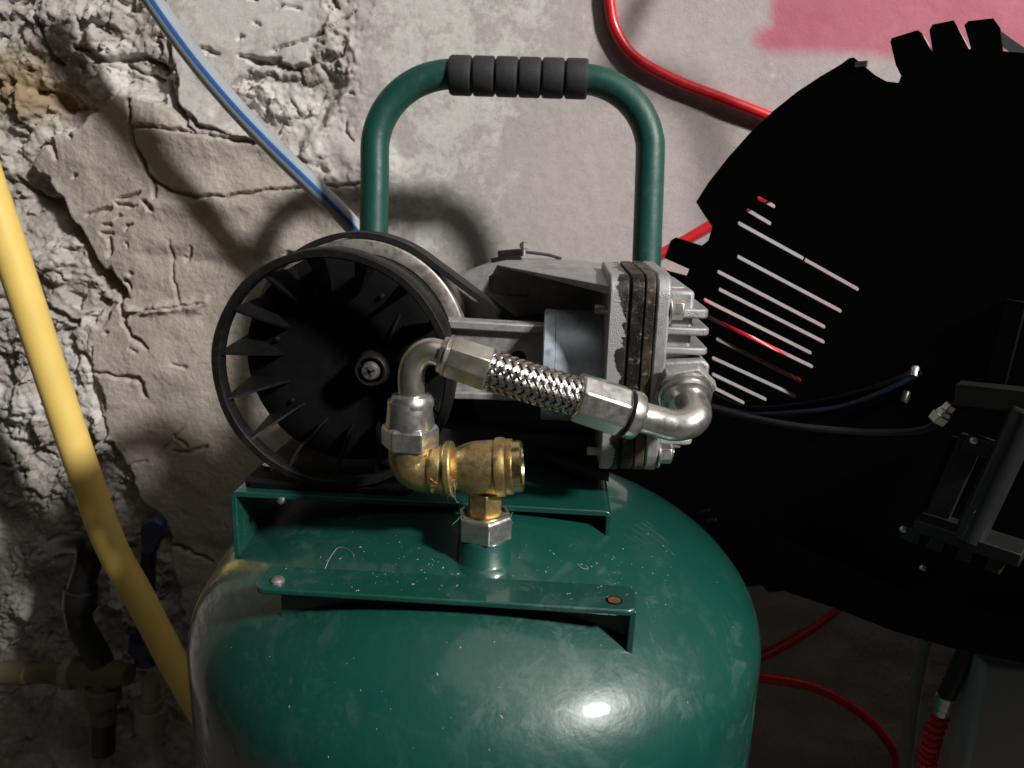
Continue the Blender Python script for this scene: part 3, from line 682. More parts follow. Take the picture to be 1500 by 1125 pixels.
# cylinder, rod, flange, valve plates, head
AY, AZ = .008, .1545
mb = MB(); x0 = .0345
mb.lathe((x0, AY, AZ), (1, 0, 0), [(.004, .0270), (0, .0272), (0, .0318), (.0008, .0326), (.0065, .0326), (.0068, .0322), (.0072, .0326), (.0345, .0326)], 64, caps=False)
slv = make('cylinder_sleeve', mb, M['sleeve'], AC, angle=35)
mb = MB(); mb.lathe((x0 + .005, AY, AZ), (1, 0, 0), [(0, .0002), (0, .024), (.001, .0268), (.02, .0268)], 48, caps=False); make('piston', mb, M['cast'], slv)
# connecting rod: two flanges and a thin web between, with a round hole
mb = MB(); zt = .1735; zb = .1385
rx0, rx1 = sc[0] + .004, x0 + .012
hole = [(.022 + .0048 * math.cos(a) - .002, .1585 + .0042 * math.sin(a)) for a in np.linspace(0, 2 * PI, 20, endpoint=False)]
mb = plate_with_hole([(rx0, zb - .001), (rx1, zb - .001), (rx1, zt + .001), (rx0, zt + .001)], [hole], (0, .0045, 0), (1, 0, 0), (0, 0, 1), (0, 1, 0), .004)
rod = make('connecting_rod', mb, M['cast'], AC)
for z0, z1 in ((zt, zt + .0052), (zb - .0045, zb)):
    mb = MB(); mb.prism([(rx0, .000, z0 + (.002 if z0 > .15 else -.002)), (rx1, .000, z0), (rx1, .000, z1), (rx0, .000, z1 + (.002 if z0 > .15 else -.002))], (0, .013, 0)); make('rod_flange', mb, M['cast'], rod, bevel=.0010)
mb = MB(); mb.lathe((sc[0], .0, sc[2]), (0, 1, 0), [(0, .020), (.016, .020)], 40); make('rod_big_end', mb, M['cast'], rod)

ZF0, ZF1, YF0, YF1 = .1060, .2125, -.0400, .056
def slab(xa, xb, dy0=0, dy1=0, dz0=0, dz1=0, r=.009):
    mb = MB(); pl = rrect((YF0 + dy0 + YF1 + dy1) / 2, (ZF0 + dz0 + ZF1 + dz1) / 2, (YF1 + dy1) - (YF0 + dy0), (ZF1 + dz1) - (ZF0 + dz0), r)
    return mb.prism([(xa, y, z) for y, z in pl], (xb - xa, 0, 0))
fl = make('cylinder_flange', slab(.0680, .0782), M['flange'], AC, bevel=.0010, angle=40)
make('gasket', slab(.0782, .0792, .0025, -.002, .002, -.002), M['gasket'], AC)
make('valve_plate', slab(.0792, .0858, .0006, 0, .0004, .0008), M['gasket'], AC, bevel=.0006, angle=40)
make('gasket', slab(.0858, .0864, .002, -.002, .002, -.002), M['gasket'], AC)
make('valve_plate', slab(.0864, .0915, .0004, 0, .0005, .0012), M['valveplate'], AC, bevel=.0006, angle=40)
make('gasket', slab(.0915, .0921, .002, -.002, .002, -.002), M['gasket'], AC)
head = make('cylinder_head', slab(.0921, .0992, 0, 0, 0, .0014, .012), M['cast'], AC, bevel=.0012, angle=40)
mb = MB(); mb.box((.0990, -.0290, .118), (.1130, .047, .205)); make('head_core', mb, M['cast'], head, bevel=.002)
HX = .1215
for z, t_, y0, xe in ((.2035, .0045, -.018, .1105), (.1935, .0050, -.033, .1205), (.1842, .0042, -.034, HX), (.1738, .0040, -.034, HX), (.1225, .0036, -.030, .1185), (.1335, .0036, -.030, .1150)):
    mb = MB(); pl = [(.0985, y0), (xe - .004, y0), (xe - .0012, y0 + .0012), (xe, y0 + .004), (xe, .048), (xe - .003, .051), (.0985, .051)]
    mb.prism([(x, y, z - t_ / 2) for x, y in pl], (0, 0, t_)); make('fin', mb, M['cast'], head, bevel=.0011, seg=3)
mb = MB(); mb.prism([(x, -.0385, z) for x, z in ((.0985, .1685), (.1185, .1705), (.1220, .1680), (.1222, .1420), (.1190, .1330), (.0985, .1330))], (0, .060, 0)); make('port_block', mb, M['cast'], head, bevel=.0016, seg=3)
def hexbolt(c, d, r, L, parent, name='bolt', rot=0.3, mat=None):
    mb = MB(); mb.lathe(c, d, [(0, r * 1.45), (.0012, r * 1.45), (.0016, r * 1.2)], 28)
    mb.lathe(np.asarray(c) + unit(d) * .0014, d, [(0, r), (L - .0008, r), (L, r * .86)], 6, rot)
    make(name, mb, mat or M['steel'], parent, bevel=.0003, angle=25)
for y, z, L in ((-.0325, .1955, .0066), (-.0325, .1165, .0066), (.044, .2050, .0066), (.044, .1165, .006)):
    hexbolt((.0992, y, z), (1, 0, 0), .0056, L, head)
    mb = MB(); pr = []
    for i in range(9): pr += [(i * .0007, .0027), (i * .0007 + .00035, .0022)]
    mb.lathe((.0680 - .0066, y + .004, z - .002), (1, 0, 0), pr + [(.0070, .0026)], 20); make('bolt_thread', mb, M['steel'], fl, angle=60)
mb = MB(); mb.tube([(.1055, -.0295, .1165), (.1085, -.0295, .1160)], .0024, 12); make('bolt_tip', mb, M['steel'], head)

# discharge hose
def hx(mb, c, d, prof, n=6, rot=0.): return mb.lathe(c, d, prof, n, rot)
e0 = V(-.0262, -.080, .1500)
bend = [(604, 598, -.080), (603, 575, -.080), (602, 552, -.080), (606, 533, -.080), (616, 520, -.080), (630, 514.5, -.080), (645, 517.5, -.0802), (660, 522, -.0804)]
bp = catmull([atY(*q) for q in bend], 6)
hose_pts = [atY(*q) for q in ((640, 516, -.0800), (680, 528.5, -.0806), (712, 539, -.0812), (760, 555.5, -.0810), (806, 570, -.0790), (850, 583, -.0765), (915, 604, -.0720))]
hc = catmull(hose_pts, 24)
def sub(a, b): return hc[int(a * (len(hc) - 1)):int(b * (len(hc) - 1)) + 1]
core = sub(.27, .90)
mb = MB(); mb.tube(core, .0083, 20); hose = make('discharge_hose', mb, M['rubber'], AC)
def bundle(path, R0, strands, wires, turns, wr):
    """woven wire braid: two sets of helical wire bundles that pass over and under each other"""
    L = [0.]
    for a, b in zip(path[:-1], path[1:]): L.append(L[-1] + np.linalg.norm(b - a))
    L = np.array(L); P = np.array(path); T = np.array([unit(P[min(i + 1, len(P) - 1)] - P[max(i - 1, 0)]) for i in range(len(P))])
    x, y, _ = frame(T[0]); FX, FYv = [], []
    for t in T:
        x = unit(x - t * np.dot(x, t)); FX.append(x); FYv.append(np.cross(t, x))
    FX = np.array(FX); FYv = np.array(FYv); mb = MB(); n = 150
    ss = np.linspace(0, L[-1], n)
    ip = lambda A: np.stack([np.interp(ss, L, A[:, k]) for k in range(3)], -1)
    Pc, Xc, Yc = ip(P), ip(FX), ip(FYv)
    for dirn in (1, -1):
        for k in range(strands):
            ph = dirn * turns * 2 * PI * ss / L[-1] + 2 * PI * k / strands
            # over / under two: phase of the crossing with the other set
            cr = strands * (2 * turns * 2 * PI * ss / L[-1]) / (2 * PI) / 1.0
            wv = (np.cos(PI * (cr * .5 + k)) if dirn > 0 else -np.cos(PI * (k - cr * .5))) * .00050
            for w in range(wires):
                off = (w - (wires - 1) / 2) * wr * 1.95 / R0
                rr = R0 + wv; c = Pc + (Xc * np.cos(ph + off)[:, None] + Yc * np.sin(ph + off)[:, None]) * rr[:, None]
                mb.tube(list(c), wr, 5, caps=False)
    return mb
br = bundle(sub(.285, .81), .0091, 12, 5, 1.05, .00031)
make('braid', br, M['wire'], hose, kind='stuff', label='woven stainless wire sleeve on the short hose', angle=80)
# ferrules: hexagonal collars crimped on the hose
a, b = hose_pts[0], hose_pts[2]; d = unit(b - a)
mb = MB(); hx(mb, a + d * .0020, d, [(0, .0086), (.0008, .0093), (.0045, .0098), (.0050, .0106), (.0235, .0112), (.0245, .0108), (.0246, .0085)], 8, .2); make('ferrule', mb, M['nickel'], hose, bevel=.0005, angle=22)
mb = MB(); mb.lathe(a + d * .0046, d, [(0, .0099), (.0004, .0103), (.0008, .0103), (.0011, .0099)], 36); make('crimp_ring', mb, M['steel'], hose)
a, b = hose_pts[5], hose_pts[6]; d = unit(b - a); L = np.linalg.norm(b - a)
mb = MB(); hx(mb, a - d * .0030, d, [(0, .0098), (.0008, .0121), (.0030, .0125), (L + .0004, .0128), (L + .0019, .0120)], 8, .35); make('ferrule', mb, M['steel'], hose, bevel=.0007, angle=22)
mb = MB(); mb.lathe(b - d * .0016, d, [(0, .0100), (.0003, .0117), (.0006, .0117), (.0009, .0100)], 36); make('dark_seal', mb, M['void'], hose)
mb = MB(); mb.lathe(b + d * .0006, d, [(0, .0108), (.0005, .0120), (.0050, .0120), (.0062, .0113), (.0070, .0092), (.0080, .0084)], 40); make('collar', mb, M['steel'], hose, angle=40)
# right elbow, curling back into the head
el = catmull([b + d * .004] + [atY(*q) for q in ((955, 615, -.0700), (985, 623, -.0705), (1008, 620, -.0695), (1019, 609, -.0650), (1017, 596, -.0570), (1009, 586, -.0490), (1004, 580, -.040))], 8)
mb = MB(); mb.tube(el, lambda t: .0077 + .0006 * sstep(.75, .95, t), 28); make('elbow_tube', mb, M['steel'], hose, angle=60)
pc = atY(1002, 572, -.0400); pd = unit(V(.08, -1, -.55))
mb = MB(); hx(mb, pc - pd * .004, pd, [(0, .0168), (.0052, .0168), (.0060, .0158)], 6, .25); make('port_nut', mb, M['cast'], hose, bevel=.0006, angle=25)
mb = MB(); mb.lathe(pc + pd * .0016, pd, [(0, .0142), (.0026, .0140), (.0030, .0126), (.0042, .0126), (.0046, .0132), (.0062, .0128), (.0070, .0112), (.0090, .0094)], 44); make('port_collar', mb, M['steel'], hose, angle=40)
# left elbow, swivel nut
mb = MB(); mb.tube(bp, .0064, 28); make('elbow_tube', mb, M['nickel'], hose, angle=60)
ax = unit(bp[4] - bp[0]); c0 = bp[0]
q0 = atY(600, 652, -.080); up = unit(V(.0, 0, 1))
mb = MB(); mb.lathe(V(-.0264, -.080, .1475), up, [(0, .0072), (.0005, .0094), (.0030, .0098), (.0036, .0108), (.0062, .0108), (.0085, .0094), (.0092, .0070)], 40); make('tube_cone', mb, M['steel'], hose, angle=35)
nc = V(-.0272, -.080, .1300)
mb = MB(); mb.lathe(nc + V(0, 0, .0095), up, [(0, .0120), (.0015, .0120), (.0080, .0111), (.0135, .0109), (.0142, .0106), (.0142, .0088), (.0120, .0086)], 44, caps=False); make('swivel_nut_skirt', mb, M['steel'], hose, angle=35)
mb = MB(); hx(mb, nc, up, [(0, .0126), (.0009, .0142), (.0098, .0142), (.0116, .0128)], 6, PI / 2 + .06); make('swivel_nut', mb, M['steel'], hose, bevel=.0005, angle=25)

# brass check valve
ea, eb = V(-.0272, -.080, .1320), V(-.0160, -.080, .1184)
ep = [V(-.0272, -.080, .1320), V(-.0272, -.080, .1245)] + [V(-.0205 - .0067 * math.cos(t), -.080, .1245 - .0061 * math.sin(t)) for t in np.linspace(.2, PI / 2, 7)] + [V(-.0150, -.080, .1186)]
mb = MB(); mb.tube(ep, .0108, 32); cv = make('check_valve', mb, M['brass'], AC, angle=60, label='cast brass check valve elbow')
td = unit(V(.0450, 0, .0043)); t0 = V(-.0172, -.080, .1184)
mb = MB(); mb.lathe(t0, td, [(0, .0088), (.0002, .0116), (.0012, .0120), (.0072, .0120), (.0078, .0116), (.0079, .0134), (.0085, .0139), (.0108, .0139), (.0116, .0132), (.0118, .0105)], 44); make('collar', mb, M['brass'], cv, angle=35)
def cast_letters(txt):
    cu = bpy.data.curves.new('letters', 'FONT'); cu.body = txt; cu.size = 1.0; cu.extrude = .5; cu.align_x = 'CENTER'; cu.align_y = 'CENTER'
    ob = bpy.data.objects.new('letters', cu); S.collection.objects.link(ob)
    me = bpy.data.meshes.new_from_object(ob.evaluated_get(bpy.context.evaluated_depsgraph_get()))
    out = MB(); k = .0052
    for v in me.vertices:                     # wrap round the collar, reading upwards
        an = -.45 + v.co.x * k * 1.05 / .0120; r = .0120 + (.00035 if v.co.z > 0 else -.0004); ax_ = .0038 - v.co.y * k
        out.v.append(tuple(t0 + td * ax_ + V(0, -math.cos(an), math.sin(an)) * r))
    out.f = [tuple(p.vertices) for p in me.polygons]
    bpy.data.objects.remove(ob); bpy.data.curves.remove(cu); bpy.data.meshes.remove(me)
    return out
make('cast_lettering', cast_letters('ZUX'), M['brass'], cv, angle=30)
mb = MB(); mb.lathe(t0 + td * .0112, td, [(0, .0100), (.0025, .0106), (.0065, .0122), (.0105, .0131), (.0185, .0134), (.0212, .0134), (.0216, .0144), (.0240, .0147), (.0258, .0143), (.0264, .0135), (.0268, .0137), (.0295, .0136), (.0300, .0128)], 56); make('valve_body', mb, M['brass'], cv, angle=35)
mb = MB(); mb.lathe(t0 + td * .0410, td, [(0, .0127), (.0040, .0126), (.0046, .0119), (.0046, .0098), (.0036, .0094), (.0036, .0002)], 56); make('end_cap', mb, M['brassfine'], cv, angle=30)
mb = MB(); mb.lathe((BX, BY, .0962), up, [(0, .0092), (.0030, .0092), (.0130, .0092)], 6, PI / 2 - .35); make('hex_neck', mb, M['brass'], cv, bevel=.0006, angle=25)
mb = MB(); mb.lathe((BX, BY, .0965), up, [(0, .0108), (.0012, .0108), (.0018, .0098)], 40); make('seal_ring', mb, M['brassfine'], cv)
mb = MB(); mb.lathe((BX, BY, .0848), up, [(0, .0128), (.0006, .0146), (.0110, .0146), (.0124, .0134), (.0125, .0110)], 6, PI / 2 - .28); make('base_hex_nut', mb, M['steel'], AC, bevel=.0005, angle=25)
# loose threads of sealing hemp
def fibre(c, r, n, seed, spread):
    rr = np.random.default_rng(seed); mb = MB()
    for _ in range(n):
        p = np.asarray(c) + rr.normal(0, 1, 3) * spread; pts = [p]; dd = rr.normal(0, 1, 3)
        for _k in range(5): dd = dd + rr.normal(0, .8, 3); pts.append(pts[-1] + unit(dd) * r)
        mb.tube(catmull(pts, 4), .00009, 4, caps=False)
    return mb
make('sealing_fibres', fibre(t0 + td * .012 + V(0, -.0125, -.004), .0014, 7, 3, np.array([.0015, .0006, .004])), M['fleck'], cv, kind='stuff', label='loose pale sealing fibres')
make('sealing_fibres', fibre((BX - .010, BY - .008, .0985), .0012, 6, 4, np.array([.0015, .001, .002])), M['fleck'], cv, kind='stuff', label='loose pale sealing fibres')
make('sealing_fibres', fibre((BX + .0115, BY - .004, .0985), .0012, 5, 6, np.array([.001, .001, .0015])), M['fleck'], cv, kind='stuff', label='loose pale sealing fibres')

def on_dome(px, py, lift=.0002):
    dv = ray(px, py); s3 = V(1 / TR, 1 / TR, 1 / TH); o_, e_ = CAM * s3, dv * s3; A, B, C = e_ @ e_, 2 * o_ @ e_, o_ @ o_ - 1
    p = CAM + dv * (-B - (B * B - 4 * A * C) ** .5) / (2 * A); return p + unit(p * s3 * s3) * lift
mb = MB(); mb.tube(catmull([on_dome(*q) for q in ((476, 834), (482, 820), (490, 808), (496, 803), (508, 804), (517, 811), (519, 820))], 6), lambda t: .00016 * (1.25 - t), 6)
mb.tube(catmull([on_dome(*q) for q in ((846, 826), (852, 832), (861, 834), (858, 828))], 5), .00018, 6)
make('lint_thread', mb, M['fleck'], tank, kind='stuff')
# dust and chips lying on the dome and bracket
mb = MB(); rr = np.random.default_rng(21)
for _ in range(240):
    if rr.random() < .5: px, py = rr.normal(640, 130), rr.normal(830, 26)
    elif rr.random() < .6: px, py = rr.uniform(330, 1080), rr.uniform(790, 1110)
    else: px, py = rr.normal(900, 50), rr.normal(830, 25)
    dv = ray(px, py); s3 = V(1 / TR, 1 / TR, 1 / TH); o_, e_ = CAM * s3, dv * s3; A, B, C = e_ @ e_, 2 * o_ @ e_, o_ @ o_ - 1; D = B * B - 4 * A * C
    if D < 0: continue
    p = CAM + dv * (-B - D ** .5) / (2 * A)
    pz = atZ(px, py, FZ)
    if FX0 + .003 < pz[0] < FX1 - .003 and FY0 + .002 < pz[1] < FY1 - .002: p = pz; nn = V(0, 0, 1)
    else: nn = unit(p * s3 * s3)
    if p[2] < .012: continue
    x, y, _d = frame(nn); sz = abs(rr.normal(0, .00020)) + .00008; a = rr.random() * 6
    e1 = (x * math.cos(a) + y * math.sin(a)) * sz * rr.uniform(.8, 2.2); e2 = (y * math.cos(a) - x * math.sin(a)) * sz
    p = p + nn * .00005
    mb.add([p - e1 - e2 * .4, p + e1 * .3 - e2, p + e1, p - e1 * .2 + e2, p + nn * sz * .8], [(0, 1, 4), (1, 2, 4), (2, 3, 4), (3, 0, 4)])
make('dust_flecks', mb, M['fleck'], tank, kind='stuff', label='pale dust and paint chips on the tank', smooth=False)

# ------------------------------------------------------------------ the black machine on the right
PN = unit(V(-.62, -.78, .0)); P0 = V(.150, .125, .2)
PA = unit(V(.78, -.62, 0)); PB = V(0, 0, 1)
def mp(px, py, off=0.): return at_plane(px, py, P0 + PN * off, PN)
def muv(px, py, off=0.):
    d = mp(px, py, off) - (P0 + PN * off); return (float(d @ PA), float(d @ PB))
BMo = mp(1400, 930); BM = empty('slotted_machine', (BMo[0], BMo[1], -.62), 'large black round machine with slotted disc and notched rim right of the compressor', 'machine')
outline = [(1022, 296), (1040, 268), (1068, 232), (1100, 196), (1135, 163), (1170, 135), (1205, 112), (1234, 95), (1246, 86), (1252, 85), (1262, 93), (1282, 110), (1300, 120), (1318, 122), (1322, 112), (1314, 96), (1306, 62), (1308, 57), (1346, 45), (1350, 48), (1362, 70),
           (1368, 78), (1363, 45), (1368, 37), (1398, 31), (1402, 38), (1420, 74), (1424, 72), (1414, 38), (1420, 32), (1456, 28), (1466, 42), (1470, 76), (1560, 84), (1660, 100), (1760, 160), (1850, 300), (1885, 480), (1860, 700), (1760, 870), (1640, 950), (1500, 968),
           (1400, 948), (1310, 922), (1220, 887), (1150, 864), (1128, 866), (1118, 856), (1092, 858), (1076, 850), (1050, 840), (1040, 815), (1015, 800), (1004, 770), (960, 750), (890, 725), (885, 640), (960, 620), (992, 560), (985, 470), (975, 430), (962, 402), (970, 394), (1008, 404), (1012, 394), (976, 378), (985, 352), (992, 348), (1030, 360), (1040, 352), (1046, 332), (1036, 318)]
slits = [((1113, 290), (1135, 302)), ((1097, 308), (1129, 327)), ((1084, 327), (1177, 378)), ((1181, 380.5), (1257, 423)), ((1083, 376), (1232, 455)), ((1054, 398), (1208, 478)), ((1056, 424), (1207, 500)), ((1034, 439), (1188, 516)), ((1040, 464), (1190, 536)), ((1052, 496), (1173, 556)), ((1046, 524), (1166, 579)), ((1046, 548), (1122, 584)), ((1046, 567), (1090, 589))]
holes = []
for (x0, y0), (x1, y1) in slits:
    dx, dy = x1 - x0, y1 - y0; L = math.hypot(dx, dy); dx, dy = dx / L, dy / L; w = 3.1; lo = []
    for cxx, cyy, s0 in ((x1, y1, 1), (x0, y0, -1)):
        for k in range(5):
            t = math.radians(-90 + 45 * k); lo.append((cxx + s0 * (dx * math.cos(t) - dy * math.sin(t)) * w, cyy + s0 * (dy * math.cos(t) + dx * math.sin(t)) * w))
    holes.append([muv(x, y) for x, y in lo])
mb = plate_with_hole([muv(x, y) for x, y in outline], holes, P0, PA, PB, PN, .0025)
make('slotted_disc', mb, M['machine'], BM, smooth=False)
# rolled rim along the lower edge and the gear-like teeth behind the upper edge
def mtube(name, pts, r, mat, n=12, k=6):
    mb = MB(); mb.tube(catmull([mp(*q) for q in pts], k), r, n); return make(name, mb, mat, BM, angle=60)
low = [(1130, 846), (1220, 886), (1310, 922), (1400, 948), (1500, 966), (1620, 955)]
mb = MB(); mb.loft([[mp(x, y, .002), mp(x + 4, y - 6, .030), mp(x + 8, y - 62, .034), mp(x + 8, y - 62, .031), mp(x + 4, y - 2, .026), mp(x, y, -.001)] for x, y in [tuple(q) for q in catmull([V(x, y) for x, y in low], 6)]]); make('rim_band', mb, M['machine'], BM)
for q in (((1352, 52), (1370, 84), (1362, 92), (1340, 60)), ((1402, 40), (1424, 80), (1412, 86), (1394, 50)), ((1464, 44), (1520, 84), (1500, 92), (1452, 56))):
    mb = MB(); mb.prism([mp(x, y, -.004) for x, y in q], -PN * .004); make('tooth', mb, M['darkgrey'], BM)
hexc = mp(1248, 93, .0002); mb = MB(); mb.obox(mp(1262, 94, .002), PA * .0035, PB * .0016, PN * .001); make('chip', mb, M['steel'], BM)
for x, y in ((1042, 762), (1032, 748)):
    mb = MB(); mb.obox(mp(x, y, .003), PA * .004 + PB * .002, PB * .0012, PN * .001); make('rim_glint', mb, M['gloss'], BM)  # small bars added to stand for glints along the rim
# hidden block added behind the lower half of the disc, shading the wall below
dq = [(1010, 715), (1020, 750), (1060, 790), (1130, 835), (1230, 872), (1340, 905), (1500, 930), (1700, 880), (1800, 740), (1800, 715)]
mb = MB(); mb.prism([mp(x, y, -.003) for x, y in dq], -PN * .165); make('shade_block', mb, M['machine'], BM)
# hoses in front of the disc
mtube('control_hose', [(1030, 570, .004), (1075, 592, .008), (1120, 598, .012), (1190, 590, .014), (1260, 574, .014), (1320, 552, .010), (1345, 540, .004)], .0017, M['machine'])
mtube('control_hose', [(1030, 590, .006), (1090, 604, .010), (1130, 606, .014), (1220, 598, .016), (1290, 575, .014), (1350, 545, .006)], .0017, M['deepblue'])
mtube('control_hose', [(1040, 596, .008), (1100, 612, .014), (1170, 625, .018), (1260, 633, .020), (1340, 632, .020), (1372, 622, .018)], .0026, M['gloss'])
mb = MB(); a, b = mp(1370, 618, .018), mp(1402, 585, .018); hx(mb, a, b - a, [(0, .0045), (.001, .0058), (.006, .0058), (.0065, .0048), (.009, .0048), (.010, .0040), (.014, .0040)], 6); make('hose_fitting', mb, M['steel'], BM, bevel=.0004)
# air cylinder with its tie rods and end blocks
def mbar(name, p, q, w, t, mat, bev=.0006):
    a, b = mp(*p), mp(*q); u = unit(b - a); s_ = unit(np.cross(u, PN)); mb = MB(); mb.obox((a + b) / 2, u * np.linalg.norm(b - a) / 2, s_ * w, PN * t); return make(name, mb, mat, BM, bevel=bev)
def mcyl(name, p, q, r, mat, n=24):
    a, b = mp(*p), mp(*q); mb = MB(); mb.lathe(a, b - a, [(0, r * .9), (.001, r), (np.linalg.norm(b - a) - .001, r), (np.linalg.norm(b - a), r * .9)], n); return make(name, mb, mat, BM)
mbar('mounting_bar', (1402, 575, .020), (1540, 590, .020), .0062, .006, M['semi'])
mcyl('air_cylinder', (1506, 600, .024), (1418, 790, .024), .0080, M['gloss'])
mbar('frame_bar', (1490, 440, .004), (1455, 575, .004), .0050, .002, M['machine'])
mbar('frame_bar', (1425, 640, .010), (1372, 760, .010), .0062, .003, M['semi'])
mbar('frame_bar', (1400, 640, .006), (1345, 770, .006), .0022, .002, M['machine'])
mbar('lug', (1415, 645, .016), (1480, 668, .016), .0048, .004, M['gloss'])
mbar('end_block', (1346, 762, .018), (1500, 812, .018), .0040, .012, M['semi'])
for x, y in ((1372, 790), (1414, 806), (1456, 822)):
    mb = MB(); pa = mp(x, y - 14, .024); pl = [mp(x - 18, y + 14, .024), mp(x + 8, y + 22, .024), mp(x + 16, y - 4, .024), mp(x + 2, y - 24, .024)]; mb.prism(pl, -PN * .012); make('jaw_tooth', mb, M['gloss'], BM, bevel=.0012)
mbar('lug', (1322, 776, .016), (1350, 788, .016), .0042, .004, M['gloss'])
for x, y in ((1323, 775), (1427, 645), (1352, 832)):
    c = mp(x, y, .0206); mb = MB(); mb.lathe(c, PN, [(0, .0022), (.0012, .0020), (.0018, .0010)], 14); make('bolt', mb, M['steel'], BM)
mcyl('valve_stub', (1341, 538, .004), (1338, 552, .008), .0026, M['steel']); mcyl('valve_stub', (1328, 574, .004), (1322, 590, .008), .0026, M['gloss'])
mb = MB(); mb.box((.50, -.30, -.62), (.95, .10, .24)); make('lamp_blocker', mb, M['machine'], BM, bevel=.006)  # unseen box added to keep the lamp off the lower right
mbar('disc_arm', (1600, 560, -.004), (2300, 600, -.004), .02, .006, M['machine'])
# supply hose looping over the top of the machine, above the picture
K = unit(V(1.02, -.80, .93) - V(.2, .24, .25))
lp = []
for px, py, g in ((890, 112, .17), (925, 113, .17), (980, 126, .17), (1020, 158, .175), (1042, 205, .185), (1052, 265, .20), (1058, 330, .21)):
    w = atY(px, py, YW); K = unit(V(*LAMP) - w); lp.append(w + K * (g / abs(K[1])))
mb = MB(); mb.tube(catmull([lp[0] + V(-.03, .05, .02)] + lp, 6), .0058, 12); make('supply_hose', mb, M['gloss'], BM)

# ------------------------------------------------------------------ hoses and pipes on the wall
def hose_thing(name, pts, r, mat, label, cat, n=16, k=8, group=None):
    mb = MB(); P = catmull([atY(*q) for q in pts], k); mb.tube(P, r, n); return make(name, mb, mat, None, angle=60, label=label, cat=cat, group=group), P
YH = YW - .007
hose_thing('red_hose', [(905, -120, YH), (893, -40, YH), (893, 5, YH), (902, 45, YH), (930, 84, YH), (988, 117, YH), (1060, 145, YH), (1132, 173, YH), (1195, 200, YH), (1218, 235, YH), (1180, 262, YH), (1108, 293, YH), (1036, 333, YH), (965, 374, YH), (900, 410, YH)], .0047, M['red'], 'bright red air hose running down the wall from the top edge', 'hose')
hose_thing('red_hose', [(960, 395, YH), (1010, 432, YH), (1052, 463, YH), (1100, 495, YH), (1142, 522, YH), (1175, 556, YH), (1225, 610, YH), (1290, 680, YH), (1300, 780, YH), (1262, 850, YH), (1222, 894, YH), (1172, 931, YH), (1110, 964, YH), (1040, 990, YH)], .0047, M['red'], 'red hose behind the slotted disc, coming out dim below it beside the tank', 'hose')
hose_thing('red_hose', [(1040, 985, YH - .06), (1120, 993, YH - .06), (1195, 1008, YH - .06), (1262, 1045, YH - .06), (1302, 1088, YH - .06), (1316, 1130, YH - .06), (1322, 1250, YH - .06)], .0047, M['red'], 'lowest red hose, bending down to the floor at the bottom edge', 'hose')
bt, P = hose_thing('striped_tube', [(150, -110, YW - .085), (222, -2, YW - .085), (262, 55, YW - .085), (303, 108, YW - .085), (352, 165, YW - .085), (402, 217, YW - .085), (450, 264, YW - .085), (492, 305, YW - .085), (530, 345, YW - .085), (600, 420, YW - .085)], .0077, M['tubegrey'], 'pale grey plastic tube with a blue stripe, crossing the wall behind the handle', 'tube')
mb = MB(); st = []
for i, p in enumerate(P):
    t = unit(P[min(i + 1, len(P) - 1)] - P[max(i - 1, 0)]); s_ = unit(np.cross(t, V(0, -1, 0))); fr_ = np.cross(s_, t)
    if fr_[1] > 0: fr_ = -fr_
    row = []
    for a in np.linspace(-.20, .20, 5): 
        aa = a - .22; row.append(p + (fr_ * math.cos(aa) + s_ * math.sin(aa)) * .0079)
    for a in np.linspace(.20, -.20, 5):
        aa = a - .22; row.append(p + (fr_ * math.cos(aa) + s_ * math.sin(aa)) * .0071)
    st.append(row)
mb.loft(st); make('stripe', mb, M['stripe'], bt, angle=60)
hose_thing('yellow_pipe', [(-75, 90, .150), (-28, 240, .152), (26, 400, .155), (76, 552, .16), (126, 700, .165), (163, 800, .17), (207, 880, .175), (262, 985, .18), (330, 1100, .185), (420, 1250, .19)], .0130, M['yellow'], 'thick yellow plastic pipe slanting down the left of the wall', 'pipe', 28)

# bottom right: grey hose, red coiled hose, cabinet
hose_thing('grey_hose', [(1358, 930, .10), (1350, 965, .10), (1338, 1030, .10), (1330, 1090, .10), (1326, 1140, .10), (1324, 1260, .10)], .0050, M['greyhose'], 'dull grey hose hanging straight down under the machine', 'hose')
CO = empty('coiled_hose', tuple(atY(1360, 1260, .04)), 'red coil sprung hose with a metal collar below the machine', 'hose')
mb = MB(); mb.tube(catmull([atY(*q) for q in ((1418, 945, .04), (1402, 985, .04), (1385, 1022, .04))], 6), .0058, 16); make('black_sleeve', mb, M['gloss'], CO)
a, b = atY(1386, 1018, .04), atY(1376, 1048, .04); mb = MB(); mb.lathe(a, b - a, [(0, .0052), (.001, .0062), (.010, .0062), (.011, .0054), (.015, .0054)], 24); make('metal_collar', mb, M['steel'], CO, angle=30)
cl = catmull([atY(*q) for q in ((1377, 1046, .04), (1364, 1090, .04), (1355, 1130, .04), (1340, 1220, .04))], 40)
mb = MB(); mb.tube(cl, .0042, 12); make('hose_core', mb, M['red'], CO)
x, y, _d = frame(cl[-1] - cl[0]); n = len(cl); tw = [cl[min(n - 1, int(t))] + (cl[min(n - 1, int(t) + 1)] - cl[min(n - 1, int(t))]) * (t % 1) + (x * math.cos(t * 2 * PI / 9.5) + y * math.sin(t * 2 * PI / 9.5)) * .0050 for t in np.linspace(0, n - 1, 260)]
mb = MB(); mb.tube(tw, .0015, 8); make('coil', mb, M['red'], CO)
c0 = atY(1445, 975, .02); c1 = atY(1432, 1125, .02)
mb = MB(); mb.box((c0[0], .02, -.62), (c0[0] + .55, .060, c0[2])); make('grey_cabinet', mb, M['darkgrey'], None, bevel=.003, label='dark grey steel cabinet at the bottom right corner', cat='cabinet')

